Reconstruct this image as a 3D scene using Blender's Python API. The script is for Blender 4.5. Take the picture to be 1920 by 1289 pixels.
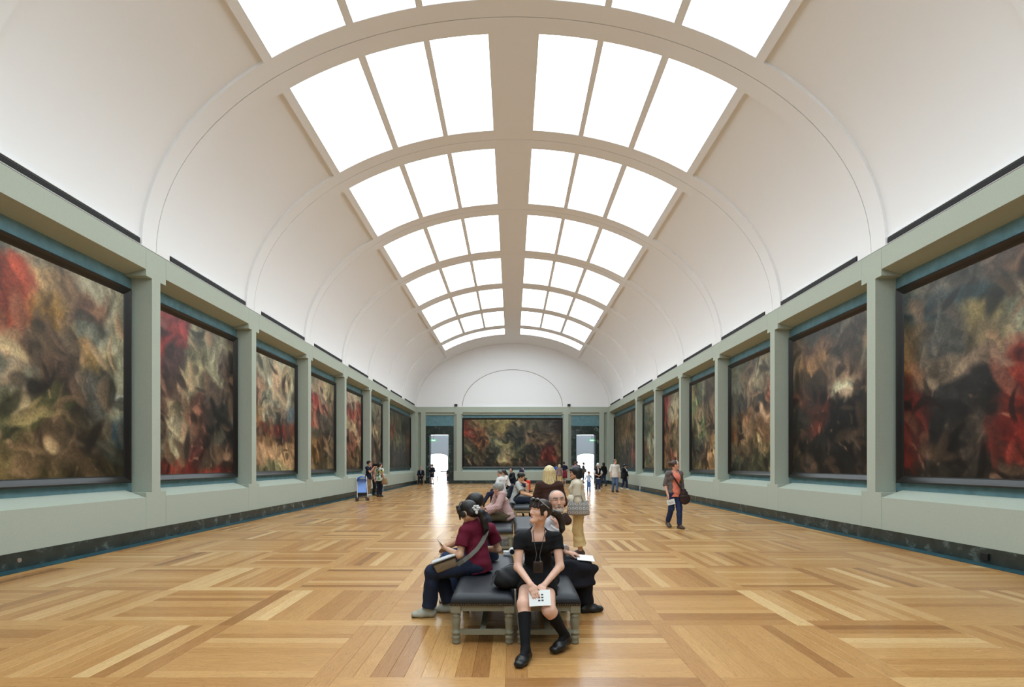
import bpy, bmesh, math, random
import numpy as np
from mathutils import Vector, Matrix
random.seed(7); rng = np.random.default_rng(7)
for o in list(bpy.data.objects): bpy.data.objects.remove(o)
SC = bpy.context.scene
COL = SC.collection
def srgb(h, k=1.0):
    if isinstance(h, str):
        h = h.lstrip('#'); c = [int(h[i:i+2], 16)/255 for i in (0, 2, 4)]
    else: c = [v/255 for v in h]
    return tuple(k*(v/12.92 if v <= .04045 else ((v+.055)/1.055)**2.4) for v in c)

# ------------------------------------------------------------------ camera, world, exposure
FPX, HZ, CAMX, CAMZ = 990.0, 869.0, -0.035, 1.6
cam = bpy.data.cameras.new('camera'); camo = bpy.data.objects.new('camera', cam); COL.objects.link(camo)
cam.sensor_width = 36.0; cam.sensor_fit = 'HORIZONTAL'
cam.lens = 36.0*FPX/1920; cam.shift_y = (HZ-644.5)/1920; cam.clip_start = .05; cam.clip_end = 300
camo.location = (CAMX, 0, CAMZ); camo.rotation_euler = (math.pi/2, 0, 0)
SC.camera = camo
w = bpy.data.worlds.new('world'); SC.world = w; w.use_nodes = True
w.node_tree.nodes['Background'].inputs[0].default_value = (.75, .87, 1, 1)
w.node_tree.nodes['Background'].inputs[1].default_value = .6
SC.view_settings.view_transform = 'Standard'; SC.view_settings.look = 'None'
SC.view_settings.gamma = 1; SC.view_settings.use_curve_mapping = False
SC.view_settings.exposure = 0.0
SKY = 3.9          # radiance of the daylit skylight diffusers
WIN = 16.0          # radiance of the daylit windows in the rooms beyond

# ------------------------------------------------------------------ helpers
def link(o, parent=None):
    COL.objects.link(o)
    if parent is not None: o.parent = parent
    return o
def tag(o, label=None, cat=None, group=None, kind=None):
    if label: o['label'] = label
    if cat: o['category'] = cat
    if group: o['group'] = group
    if kind: o['kind'] = kind
    return o
def empty(name, loc=(0, 0, 0), rz=0, parent=None):
    o = bpy.data.objects.new(name, None); o.empty_display_size = .1
    o.location = loc; o.rotation_euler = (0, 0, rz)
    return link(o, parent)
def mesh_obj(name, verts, faces, mat, parent=None, smooth=False, fmat=None):
    me = bpy.data.meshes.new(name)
    if isinstance(verts, np.ndarray): verts = verts.tolist()
    if isinstance(faces, np.ndarray): faces = faces.tolist()
    me.from_pydata(verts, [], faces)
    for m in (mat if isinstance(mat, (list, tuple)) else [mat]): me.materials.append(m)
    if fmat is not None: me.polygons.foreach_set('material_index', np.asarray(fmat, dtype=np.int32))
    if smooth: me.polygons.foreach_set('use_smooth', np.ones(len(me.polygons), dtype=bool))
    me.update()
    return link(bpy.data.objects.new(name, me), parent)
class MB:
    """collects simple solids into one mesh"""
    def __init__(s): s.v = []; s.f = []
    def add(s, v, f):
        n = len(s.v); s.v += [tuple(p) for p in v]; s.f += [tuple(i+n for i in q) for q in f]; return s
    def box(s, x0, x1, y0, y1, z0, z1):
        x0, x1 = min(x0, x1), max(x0, x1); y0, y1 = min(y0, y1), max(y0, y1)
        return s.add([(x0,y0,z0),(x1,y0,z0),(x1,y1,z0),(x0,y1,z0),(x0,y0,z1),(x1,y0,z1),(x1,y1,z1),(x0,y1,z1)],
            [(0,3,2,1),(4,5,6,7),(0,1,5,4),(1,2,6,5),(2,3,7,6),(3,0,4,7)])
    def hexa(s, p): # 8 points as in box order
        return s.add(p, [(0,3,2,1),(4,5,6,7),(0,1,5,4),(1,2,6,5),(2,3,7,6),(3,0,4,7)])
    def prism(s, poly, axis, a, b):
        """poly: 2D points; axis 'x','y','z' extruded from a to b"""
        def P(u, v, t): return {'x': (t, u, v), 'y': (u, t, v), 'z': (u, v, t)}[axis]
        n = len(poly); v = [P(u, q, a) for u, q in poly]+[P(u, q, b) for u, q in poly]
        return s.add(v, [tuple(range(n)), tuple(range(2*n-1, n-1, -1))]+[(i, i+n, (i+1) % n+n, (i+1) % n) for i in range(n)])
    def tube(s, pts, r, n=8, caps=True):
        pts = [Vector(p) for p in pts]; rs = r if isinstance(r, (list, tuple)) else [r]*len(pts)
        base = len(s.v); prev = None
        for i, p in enumerate(pts):
            d = (pts[min(i+1, len(pts)-1)]-pts[max(i-1, 0)]).normalized()
            if prev is None: u = d.orthogonal().normalized()
            else: u = (prev-d*prev.dot(d)).normalized()
            prev = u; q = d.cross(u)
            for k in range(n):
                a = 2*math.pi*k/n; s.v.append(tuple(p+(u*math.cos(a)+q*math.sin(a))*rs[i]))
        for i in range(len(pts)-1):
            for k in range(n):
                s.f.append((base+i*n+k, base+i*n+(k+1) % n, base+(i+1)*n+(k+1) % n, base+(i+1)*n+k))
        if caps:
            s.f.append(tuple(base+k for k in reversed(range(n)))); e = base+(len(pts)-1)*n
            s.f.append(tuple(e+k for k in range(n)))
        return s
    def lathe(s, prof, c=(0, 0, 0), n=16):
        base = len(s.v)
        for r, z in prof:
            for k in range(n):
                a = 2*math.pi*k/n; s.v.append((c[0]+r*math.cos(a), c[1]+r*math.sin(a), c[2]+z))
        for i in range(len(prof)-1):
            for k in range(n):
                s.f.append((base+i*n+k, base+i*n+(k+1) % n, base+(i+1)*n+(k+1) % n, base+(i+1)*n+k))
        s.f.append(tuple(base+k for k in reversed(range(n)))); e = base+(len(prof)-1)*n
        s.f.append(tuple(e+k for k in range(n))); return s
    def ribbon(s, pts, width, thick, up):
        """flat strap along pts; up: list of normals"""
        pts = [Vector(p) for p in pts]; base = len(s.v); n = len(pts)
        for i, p in enumerate(pts):
            d = (pts[min(i+1, n-1)]-pts[max(i-1, 0)]).normalized(); u = Vector(up[i] if isinstance(up, list) else up).normalized()
            sd = d.cross(u).normalized()*width/2; u = u*thick
            s.v += [tuple(p-sd), tuple(p+sd), tuple(p+sd+u), tuple(p-sd+u)]
        for i in range(n-1):
            a = base+4*i
            for k in range(4): s.f.append((a+k, a+(k+1) % 4, a+4+(k+1) % 4, a+4+k))
        s.f.append((base+3, base+2, base+1, base)); e = base+4*(n-1); s.f.append((e, e+1, e+2, e+3)); return s
    def build(s, name, mat, parent=None, smooth=False, bevel=0, fix=True):
        o = mesh_obj(name, s.v, s.f, mat, parent)
        if fix or bevel:
            bm = bmesh.new(); bm.from_mesh(o.data)
            if fix: bmesh.ops.recalc_face_normals(bm, faces=bm.faces)
            if bevel: bmesh.ops.bevel(bm, geom=bm.edges[:], offset=bevel, segments=2, affect='EDGES', profile=.5)
            bm.to_mesh(o.data); bm.free()
        if smooth: o.data.polygons.foreach_set('use_smooth', np.ones(len(o.data.polygons), dtype=bool))
        return o
def copy_tree(o, parent=None, loc=None):
    c = o.copy(); COL.objects.link(c); c.parent = parent
    if loc is not None: c.location = loc
    for ch in list(o.children): copy_tree(ch, c)
    return c

# ------------------------------------------------------------------ materials
def mat(name, col=(.5, .5, .5), rough=.6, spec=.5, metal=0, coat=0, bump=0, bscale=40, var=0, vscale=6, emit=0, trans=0, alpha=1, sheen=0):
    m = bpy.data.materials.new(name); m.use_nodes = True; nt = m.node_tree; b = nt.nodes['Principled BSDF']
    if isinstance(col, str): col = srgb(col)
    b.inputs['Base Color'].default_value = (*col, 1); b.inputs['Roughness'].default_value = rough
    b.inputs['Specular IOR Level'].default_value = spec; b.inputs['Metallic'].default_value = metal
    b.inputs['Coat Weight'].default_value = coat; b.inputs['Coat Roughness'].default_value = .15
    b.inputs['Transmission Weight'].default_value = trans; b.inputs['Alpha'].default_value = alpha
    b.inputs['Sheen Weight'].default_value = sheen
    if emit:
        b.inputs['Emission Color'].default_value = (*col, 1); b.inputs['Emission Strength'].default_value = emit
    N = nt.nodes.new; L = nt.links.new
    if var or bump: tc = N('ShaderNodeTexCoord')
    if var:
        n = N('ShaderNodeTexNoise'); n.inputs['Scale'].default_value = vscale; n.inputs['Detail'].default_value = 4
        L(tc.outputs['Object'], n.inputs['Vector'])
        r = N('ShaderNodeValToRGB'); r.color_ramp.elements[0].position = .3; r.color_ramp.elements[1].position = .7
        r.color_ramp.elements[0].color = (*[c*(1-var) for c in col], 1); r.color_ramp.elements[1].color = (*[min(1, c*(1+var)) for c in col], 1)
        L(n.outputs['Fac'], r.inputs['Fac']); L(r.outputs['Color'], b.inputs['Base Color'])
    if bump:
        n2 = N('ShaderNodeTexNoise'); n2.inputs['Scale'].default_value = bscale; n2.inputs['Detail'].default_value = 3
        L(tc.outputs['Object'], n2.inputs['Vector'])
        bp = N('ShaderNodeBump'); bp.inputs['Strength'].default_value = bump; bp.inputs['Distance'].default_value = .01
        L(n2.outputs['Fac'], bp.inputs['Height']); L(bp.outputs['Normal'], b.inputs['Normal'])
    return m
def marble_mat(name, base, vein, scale=3.0, rough=.25):
    m = mat(name, base, rough); nt = m.node_tree; N = nt.nodes.new; L = nt.links.new; b = nt.nodes['Principled BSDF']
    tc = N('ShaderNodeTexCoord'); n = N('ShaderNodeTexNoise'); n.inputs['Scale'].default_value = scale; n.inputs['Detail'].default_value = 9; n.inputs['Roughness'].default_value = .68; n.inputs['Distortion'].default_value = .5
    L(tc.outputs['Object'], n.inputs['Vector'])
    r = N('ShaderNodeValToRGB'); e = r.color_ramp.elements
    e[0].position = .34; e[0].color = (*[c*.6 for c in base], 1); e[1].position = .55; e[1].color = (*base, 1)
    k = e.new(.63); k.color = (*[(p+q)/2 for p, q in zip(base, vein)], 1); k = e.new(.72); k.color = (*vein, 1)
    L(n.outputs['Fac'], r.inputs['Fac']); L(r.outputs['Color'], b.inputs['Base Color']); return m
def wood_mat():
    m = mat('oak_parquet', (.4, .2, .08), .36); nt = m.node_tree; N = nt.nodes.new; L = nt.links.new; b = nt.nodes['Principled BSDF']
    uv = N('ShaderNodeUVMap'); uv.uv_map = 'grain'
    mp = N('ShaderNodeMapping'); mp.inputs['Scale'].default_value = (1.1, 9, 1); L(uv.outputs['UV'], mp.inputs['Vector'])
    n = N('ShaderNodeTexNoise'); n.inputs['Scale'].default_value = 2.2; n.inputs['Detail'].default_value = 5; n.inputs['Distortion'].default_value = 1.2
    L(mp.outputs['Vector'], n.inputs['Vector'])
    wv = N('ShaderNodeMath'); wv.operation = 'MULTIPLY'; wv.inputs[1].default_value = 9.0; L(n.outputs['Fac'], wv.inputs[0])
    fr = N('ShaderNodeMath'); fr.operation = 'PINGPONG'; fr.inputs[1].default_value = .5; L(wv.outputs[0], fr.inputs[0])
    rp = N('ShaderNodeValToRGB'); rp.color_ramp.elements[0].position = .0; rp.color_ramp.elements[0].color = (.52, .50, .48, 1)
    rp.color_ramp.elements[1].position = .16; rp.color_ramp.elements[1].color = (1, 1, 1, 1); L(fr.outputs[0], rp.inputs['Fac'])
    mp2 = N('ShaderNodeMapping'); mp2.inputs['Scale'].default_value = (2.5, 90, 1); L(uv.outputs['UV'], mp2.inputs['Vector'])
    n2 = N('ShaderNodeTexNoise'); n2.inputs['Scale'].default_value = 1.5; n2.inputs['Detail'].default_value = 3; L(mp2.outputs['Vector'], n2.inputs['Vector'])
    r2 = N('ShaderNodeValToRGB'); r2.color_ramp.elements[0].position = .3; r2.color_ramp.elements[0].color = (.78, .76, .74, 1)
    r2.color_ramp.elements[1].position = .65; r2.color_ramp.elements[1].color = (1.06, 1.06, 1.06, 1); L(n2.outputs['Fac'], r2.inputs['Fac'])
    at = N('ShaderNodeAttribute'); at.attribute_name = 'tone'
    tr = N('ShaderNodeValToRGB'); e = tr.color_ramp.elements
    e[0].position = 0; e[0].color = (*srgb((150, 102, 56)), 1); e[1].position = 1; e[1].color = (*srgb((222, 184, 128)), 1)
    k = e.new(.35); k.color = (*srgb((180, 130, 76)), 1); k = e.new(.7); k.color = (*srgb((200, 152, 94)), 1)
    L(at.outputs['Fac'], tr.inputs['Fac'])
    m1 = N('ShaderNodeMix'); m1.data_type = 'RGBA'; m1.blend_type = 'MULTIPLY'; m1.inputs['Factor'].default_value = .5
    L(tr.outputs['Color'], m1.inputs['A']); L(rp.outputs['Color'], m1.inputs['B'])
    m2 = N('ShaderNodeMix'); m2.data_type = 'RGBA'; m2.blend_type = 'MULTIPLY'; m2.inputs['Factor'].default_value = .8
    L(m1.outputs['Result'], m2.inputs['A']); L(r2.outputs['Color'], m2.inputs['B'])
    L(m2.outputs['Result'], b.inputs['Base Color'])
    b.inputs['Specular IOR Level'].default_value = .5
    rr = N('ShaderNodeMapRange'); rr.inputs['To Min'].default_value = .20; rr.inputs['To Max'].default_value = .30
    L(n2.outputs['Fac'], rr.inputs['Value']); L(rr.outputs['Result'], b.inputs['Roughness'])
    bp = N('ShaderNodeBump'); bp.inputs['Strength'].default_value = .06; bp.inputs['Distance'].default_value = .004
    L(n2.outputs['Fac'], bp.inputs['Height']); L(bp.outputs['Normal'], b.inputs['Normal'])
    return m
def paint_mat(name='oil_paint'):
    m = mat(name, (.3, .2, .1), .42, .35); nt = m.node_tree; N = nt.nodes.new; L = nt.links.new; b = nt.nodes['Principled BSDF']
    at = N('ShaderNodeAttribute'); at.attribute_name = 'paint'
    tc = N('ShaderNodeTexCoord'); n = N('ShaderNodeTexNoise'); n.inputs['Scale'].default_value = 9; n.inputs['Detail'].default_value = 6; n.inputs['Distortion'].default_value = 2.0
    L(tc.outputs['Object'], n.inputs['Vector'])
    r = N('ShaderNodeValToRGB'); r.color_ramp.elements[0].position = .32; r.color_ramp.elements[0].color = (.45, .43, .42, 1)
    r.color_ramp.elements[1].position = .68; r.color_ramp.elements[1].color = (1.35, 1.32, 1.25, 1); L(n.outputs['Fac'], r.inputs['Fac'])
    mx = N('ShaderNodeMix'); mx.data_type = 'RGBA'; mx.blend_type = 'MULTIPLY'; mx.inputs['Factor'].default_value = .6
    L(at.outputs['Color'], mx.inputs['A']); L(r.outputs['Color'], mx.inputs['B']); L(mx.outputs['Result'], b.inputs['Base Color'])
    return m
M = {}
M['plaster'] = mat('white_plaster', srgb((242, 241, 241)), .85, .2)
M['joint'] = mat('shade_toned_joint', srgb((168, 160, 150)), .85, .2)  # plaster joints toned darker: groove shadow put into the colour
M['coffer'] = mat('white_coffer', srgb((240, 240, 240)), .8, .2)
M['diffuser'] = mat('daylit_diffuser', (.82, .93, 1), .6, emit=SKY)
M['added_glow_panel'] = mat('added_room_glow', (.88, .95, 1), .6, emit=2.4)  # glow for unseen panels added to brighten the rooms beyond
M['green'] = mat('sage_fabric_panel', srgb((176, 183, 169)), .85, .2, var=.03, vscale=30)
M['greendark'] = mat('dark_sage_base', srgb((90, 98, 82)), .9, .1)  # plain dark tone of the slab under the planks
M['teal'] = mat('teal_backing_panel', srgb((104, 138, 146)), .8, .25, var=.16, vscale=5)
M['marble'] = marble_mat('green_black_marble', srgb((46, 58, 55)), srgb((112, 126, 122)), 3.2)
M['marblefloor'] = marble_mat('teal_marble_border', srgb((36, 80, 90)), srgb((66, 110, 118)), 4.0, .3)
M['frame'] = mat('black_frame_lacquer', srgb((20, 17, 17)), .3, .5)
M['gilt'] = mat('dark_frame_slip', srgb((48, 38, 28)), .4)
M['paint'] = paint_mat()
M['grille'] = mat('dark_grille', srgb((40, 41, 42)), .7)
M['black'] = mat('black_metal', srgb((14, 14, 15)), .5)
M['wood'] = wood_mat()
M['roomgrey'] = mat('pale_grey_plaster', srgb((196, 206, 212)), .85, .2)
M['window'] = mat('daylit_window', (.95, .98, 1), .5, emit=WIN)
M['winframe'] = mat('white_window_bar', srgb((235, 238, 240)), .6)
M['signgreen'] = mat('exit_sign_green', srgb((60, 200, 110)), .5, emit=1.2)
M['signwhite'] = mat('exit_sign_white', srgb((240, 255, 245)), .5, emit=2.0)
M['steel'] = mat('brushed_steel', srgb((190, 186, 180)), .35, metal=.9)
# ------------------------------------------------------------------ hall dimensions
HX = 7.5            # half width at the wall face
BAY, P1 = 4.2, 11.08
YB, YE = -5.72, 41.3     # near and far end walls
ZT = 6.0            # top of the green wall = springing of the vault
RISE = 4.97
PIL = [P1+BAY*k for k in range(-3, 6)]      # -1.52 ... 32.08
DEP = .43
# ---- floor: basket-weave oak parquet, every plank geometry; the 300 nearest in view are objects
floor = MB().box(-7.25, 7.25, YB, YE+.02, -.12, -.03).build('floor', M['greendark'])
tag(floor, kind='structure')
PER, STR = 1.432, .165
planks = []         # (x0,x1,y0,y1,along)  along: 0 grain in x, 1 grain in y
Y0 = 3.775          # near edge of the transverse strip nearest the camera
gap = .0005
ix0, ix1 = -5, 5; iy0, iy1 = -7, 27
def clipadd(x0, x1, y0, y1, al):
    x0 = max(x0, -7.24); x1 = min(x1, 7.24); y0 = max(y0, YB); y1 = min(y1, YE)
    if x1-x0 > .02 and y1-y0 > .02: planks.append((x0+gap, x1-gap, y0+gap, y1-gap, al))
NPL = 10
for ix in range(ix0-1, ix1+1):
    for iy in range(iy0, iy1):
        xs = ix*PER-STR/2; ys = Y0+iy*PER
        odd = (ix+iy) % 2 == 1
        # strip crossings: the longitudinal strip runs through one square, the transverse one through the next
        if odd: clipadd(xs, xs+STR, ys, ys+PER, 1); clipadd(xs+STR, xs+PER, ys, ys+STR, 0)
        else: clipadd(xs, xs+STR, ys+STR, ys+PER, 1); clipadd(xs, xs+PER, ys, ys+STR, 0)
        ax, ay = xs+STR, ys+STR; W = PER-STR
        for k in range(NPL):
            if odd: clipadd(ax+W*k/NPL, ax+W*(k+1)/NPL, ay, ay+W, 1)
            else: clipadd(ax, ax+W, ay+W*k/NPL, ay+W*(k+1)/NPL, 0)
def plank_mesh(q, rnd):
    x0, x1, y0, y1, al = q; b = .0012
    dz = rnd.uniform(-.0004, .0004)
    v = [(x0, y0, -.03), (x1, y0, -.03), (x1, y1, -.03), (x0, y1, -.03),
         (x0, y0, -b+dz), (x1, y0, -b+dz), (x1, y1, -b+dz), (x0, y1, -b+dz),
         (x0+b, y0+b, dz), (x1-b, y0+b, dz), (x1-b, y1-b, dz), (x0+b, y1-b, dz)]
    f = [(0, 1, 5, 4), (1, 2, 6, 5), (2, 3, 7, 6), (3, 0, 4, 7), (4, 5, 9, 8), (5, 6, 10, 9), (6, 7, 11, 10), (7, 4, 8, 11), (8, 9, 10, 11)]
    t = min(1, max(0, rnd.gauss(.56, .20)))
    ou, ov = rnd.uniform(0, 50), rnd.uniform(0, 50)
    uv = [((p[0]+ou, p[1]+ov) if al == 0 else (p[1]+ou, p[0]+ov)) for p in v]
    return v, f, t, uv
def plank_object(name, parts, parent):
    V, F, T, U = [], [], [], []
    for v, f, t, uv in parts:
        n = len(V); V += v; F += [tuple(i+n for i in q) for q in f]; T += [t]*len(v); U += uv
    o = mesh_obj(name, V, F, M['wood'], parent)
    o.data.attributes.new('tone', 'FLOAT', 'POINT').data.foreach_set('value', np.array(T, dtype=np.float32))
    ul = o.data.uv_layers.new(name='grain'); li = np.empty(len(o.data.loops), dtype=np.int32); o.data.loops.foreach_get('vertex_index', li)
    ul.data.foreach_set('uv', np.array(U, dtype=np.float32)[li].ravel()); return o
def plank_size(q):
    yc = (q[2]+q[3])/2
    if q[3] < 3.9: return 0
    y0 = max(q[2], 3.77); xa, xb = q[0], q[1]
    lo, hi = -.035-.97*q[3], -.035+.97*q[3]
    if xb < lo or xa > hi: return 0
    wx = min(xb, hi)-max(xa, lo)
    return wx*(q[3]-y0)/yc**3
order = sorted(planks, key=plank_size, reverse=True)
prnd = random.Random(11)
for q in order[:300]: plank_object('plank', [plank_mesh(q, prnd)], floor)
rest = plank_object('plank_field', [plank_mesh(q, prnd) for q in order[300:]], floor); tag(rest, kind='stuff')
# marble edging flush with the floor
for sx in (-1, 1):
    e = empty('trim_1' if sx < 0 else 'trim_2'); tag(e, kind='structure')
    y = YB
    while y < YE-.1:
        y1 = min(y+2.1, YE); MB().box(sx*7.25, sx*(HX+.3), y+.0015, y1-.0015, -.12, .006).build('marble_slab', M['marblefloor'], e); y = y1

# ---- side walls
def wall_side(sx):
    side = 'left' if sx < 0 else 'right'
    X = lambda d: sx*(HX+d)
    wall = MB().box(X(DEP+.03), X(DEP+.35), YB-.3, YE+.3, -.1, ZT+.05).build('wall_'+side, M['green']); tag(wall, kind='structure')
    base = empty('baseboard_'+side); tag(base, kind='structure')
    edges = [YB]+PIL+[YE]
    def joint(n, m): return MB().box(X(0), X(DEP), n, m, 0, 1)
    halfb, halfs, j = .31, .13, .003
    for p in PIL:     # pilasters: splayed shaft between a base block and a capital block
        MB().box(X(0), X(DEP), p-halfs, p+halfs, 1.0, 5.43).build('pilaster_shaft', M['green'], wall)
        MB().box(X(0), X(DEP), p-halfb+j, p+halfb-j, 5.43, ZT).build('capital_block', M['green'], wall)
        MB().box(X(0), X(DEP), p-halfb+j, p+halfb-j, .252, 1.0).build('pedestal_block', M['green'], wall)
    seg = []
    for a, b in zip(edges[:-1], edges[1:]):
        a0 = a+halfb if a in PIL else a; b0 = b-halfb if b in PIL else b
        if b == YE: b0 = YE-.42
        if a == YB: a0 = YB
        # lintel with raking soffit, sill panel with raking top, teal back panel
        MB().prism([(X(0), 5.56), (X(0), ZT), (X(DEP), ZT), (X(DEP), 5.455)], 'y', a0+j, b0-j).build('lintel_panel', M['green'], wall)
        MB().prism([(X(0), .252), (X(0), .90), (X(DEP), 1.05), (X(DEP), .252)], 'y', a0+j, b0-j).build('sill_panel', M['green'], wall)
        ta = a+halfs if a in PIL else a; tb = b-halfs if b in PIL else b-.42
        MB().box(X(DEP-.004), X(DEP+.03), ta, tb, 1.02, 5.5).build('teal_panel', M['teal'], wall)
        seg.append((ta, tb))
    # corner pier by the end wall
    c = YE-.42
    MB().prism([(X(0), c+.02), (X(0), YE), (X(DEP), YE), (X(DEP), c+.02)], 'z', .252, ZT).build('corner_pier', M['green'], wall)
    # marble baseboard slabs
    ys = sorted([YB]+[p+s*halfb for p in PIL for s in (-1, 1)]+[YE])
    for a, b in zip(ys[:-1], ys[1:]):
        MB().box(X(-.004), X(DEP), a+.001, b-.001, .006, .25).build('marble_slab', M['marble'], base)
    return seg
SEG = {-1: wall_side(-1), 1: wall_side(1)}
# ---- end wall with two doorways
WE = bpy.data.objects.new('wall_end', None); link(WE); tag(WE, kind='structure')
def eb(name, x0, x1, z0, z1, y0, y1, m): return MB().box(x0, x1, YE+y0, YE+y1, z0, z1).build(name, M[m], WE)
DI, DO, DT = (5.02, 6.50), (4.62, 6.80), 3.83      # door opening and marble surround (|x|), head height
XB = 4.62
eb('lintel_panel', -3.9, -1.35, 5.56, ZT, 0, .3, 'green'); eb('lintel_panel', -1.344, 1.294, 5.56, ZT, 0, .3, 'green'); eb('lintel_panel', 1.30, 3.9, 5.56, ZT, 0, .3, 'green')
eb('soffit', -3.9, 3.9, 5.40, 5.56, .12, .3, 'green')
eb('teal_panel', -4.05, 4.05, 1.02, 5.42, .25, .29, 'teal')
MB().prism([(YE, .252), (YE, .92), (YE+.25, 1.06), (YE+.25, .252)], 'x', -3.9, 3.9).build('sill_panel', M['green'], WE)
eb('backing_wall', -4.4, 4.4, 0, ZT, .29, .6, 'green')
for s in (-1, 1):
    bx = lambda n, a, b, z0, z1, y0, y1, m: MB().box(s*a, s*b, YE+y0, YE+y1, z0, z1).build(n, M[m], WE)
    MB().prism([(s*4.02, YE), (s*4.36, YE), (s*4.62, YE+.2), (s*4.62, YE+.6), (s*3.9, YE+.6), (s*3.9, YE+.25)], 'z', 1.0, 5.43).build('pilaster_shaft', M['green'], WE)
    bx('capital_block', 3.903, 4.52, 5.43, ZT, 0, .6, 'green'); bx('pedestal_block', 3.903, 4.60, .252, 1.0, 0, .6, 'green')
    bx('lintel_panel', 4.523, 6.85, 5.56, ZT, 0, .6, 'green'); bx('soffit', 4.52, 6.85, 5.36, 5.56, .12, .6, 'green')
    bx('teal_panel', DO[0], DO[1], 4.52, 5.40, .2, .6, 'teal')
    bx('marble_head', DO[0], DO[1], DT, 4.52, .14, .9, 'marble')
    bx('marble_jamb', DO[0], DI[0], 0, DT, .14, .9, 'marble'); bx('marble_jamb', DI[1], DO[1], 0, DT, .14, .9, 'marble')
    bx('pier_panel', DO[1], 7.17, .252, 5.56, 0, .6, 'green'); bx('capital_block', 6.853, 7.75, 5.56, ZT, 0, .6, 'green')
    bx('niche_back', 7.17, 7.40, .252, 5.56, .22, .6, 'green'); bx('niche_sill', 7.172, 7.398, .252, 1.0, 0, .22, 'green')
    bx('pier_panel', 7.40, 7.75, .252, 5.56, 0, .6, 'green')
    bx('marble_slab', DO[1]-.0, 7.5, .0, .25, -.01, .6, 'marble')
    bx('marble_slab', 0.001, DO[0], .0, .25, -.01, .6, 'marble')
# lunette under the vault with its incised arch
def ell(x, a=HX, b=RISE): return ZT+b*math.sqrt(max(0, 1-(x/a)**2))
JT = MB()
def lunette(y0, y1, flip=1):
    n = 64; R = []
    gi, gw, gh = 3.9, .05, 2.9
    outer = [(-7.75+15.5*i/n, ) for i in range(n+1)]
    # outer face: strip from incised ellipse to the vault; inner field slightly recessed joint between
    mb = MB(); th = [math.pi*i/n for i in range(n+1)]
    A = [(gi*math.cos(t), ZT+gh*math.sin(t)) for t in th]; B = [((gi+gw)*math.cos(t), ZT+(gh+gw)*math.sin(t)) for t in th]
    C = [(7.75*math.cos(t), ZT+5.25*math.sin(t)) for t in th]
    for i in range(n):
        mb.add([(A[i][0], y0, A[i][1]), (A[i+1][0], y0, A[i+1][1]), (A[i+1][0], y0, ZT), (A[i][0], y0, ZT)], [(0, 1, 2, 3)])
        mb.add([(B[i][0], y0, B[i][1]), (C[i][0], y0, C[i][1]), (C[i+1][0], y0, C[i+1][1]), (B[i+1][0], y0, B[i+1][1])], [(0, 1, 2, 3)])
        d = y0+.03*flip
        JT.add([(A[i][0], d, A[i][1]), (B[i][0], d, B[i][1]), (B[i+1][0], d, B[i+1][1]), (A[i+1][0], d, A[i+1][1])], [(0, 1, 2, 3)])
        for Q in (A, B): mb.add([(Q[i][0], y0, Q[i][1]), (Q[i+1][0], y0, Q[i+1][1]), (Q[i+1][0], d, Q[i+1][1]), (Q[i][0], d, Q[i][1])], [(0, 1, 2, 3)])
    return mb
lunette(YE+.06, YE+.3).build('lunette', M['plaster'], WE, fix=False)
JT.build('incised_joint_shade', M['joint'], WE, fix=False)  # groove bottom coloured darker to draw the arch's shadow line
MB().box(-7.9, 7.9, YE+.12, YE+.5, ZT-.02, 11.4).build('lunette_back', M['plaster'], WE)
MB().box(-7.5, 7.5, YE-.0, YE+.1, ZT, ZT+.05).build('ledge', M['plaster'], WE)
for s in (-1, 1):
    b = MB().box(s*4.42-.11, s*4.42+.11, YE-.12, YE+.06, ZT+.06, ZT+.22).build('spotlight_box', M['black'])
    tag(b, 'small black box on the wall ledge above the %s doorway' % ('left' if s < 0 else 'right'), 'spotlight')
# ---- near end wall (behind the camera), plain
WN = MB().box(-7.9, 7.9, YB-.4, YB, -.1, ZT).build('wall_near', M['green']); tag(WN, kind='structure')
MB().box(-7.9, 7.9, YB-.4, YB-.02, ZT, 11.6).build('lunette', M['plaster'], WN)
MB().box(-7.5, 7.5, YB, YB+.03, 0, .25).build('marble_slab', M['marble'], WN)

# ---- vaulted ceiling
def pt(x, off=0): # point on the vault at parameter given by |x| on the inner ellipse, pushed outwards by off
    x = max(-HX, min(HX, x)); z = ell(x); nx, nz = x/HX**2, (z-ZT)/RISE**2
    l = math.hypot(nx, nz) or 1
    return (x+off*nx/l, z+off*nz/l)
def th_range(xa, xb, n):
    ta, tb = math.acos(max(-1, min(1, xa/HX))), math.acos(max(-1, min(1, xb/HX)))
    return [HX*math.cos(ta+(tb-ta)*i/n) for i in range(n+1)]
def vault_slab(mb, xa, xb, ya, yb, o0, o1, n):
    """curved slab between |x| limits; o0 inner (room) offset, o1 outer offset"""
    xs = th_range(xa, xb, n); base = len(mb.v)
    for x in xs:
        p, q = pt(x, o0), pt(x, o1)
        mb.v += [(p[0], ya, p[1]), (p[0], yb, p[1]), (q[0], yb, q[1]), (q[0], ya, q[1])]
    for i in range(n):
        a = base+4*i
        for k in range(4): mb.f.append((a+k, a+(k+1) % 4, a+4+(k+1) % 4, a+4+k))
    mb.f.append((base, base+3, base+2, base+1)); e = base+4*n; mb.f.append((e, e+1, e+2, e+3)); return mb
def smoothish(o):
    me = o.data; me.polygons.foreach_set('use_smooth', np.ones(len(me.polygons), dtype=bool))
    try: me.set_sharp_from_angle(angle=math.radians(35))
    except Exception: pass
    return o
cb = MB(); vault_slab(cb, 7.5, 5.04, YB-.1, YE+.2, .06, .30, 40); vault_slab(cb, -5.04, -7.5, YB-.1, YE+.2, .06, .30, 40)
ceiling = smoothish(cb.build('ceiling', M['plaster'])); tag(ceiling, kind='structure')
RIBS = [P1+BAY*k for k in range(-3, 7)]       # to 36.28
RW, G = .43, .009
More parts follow.
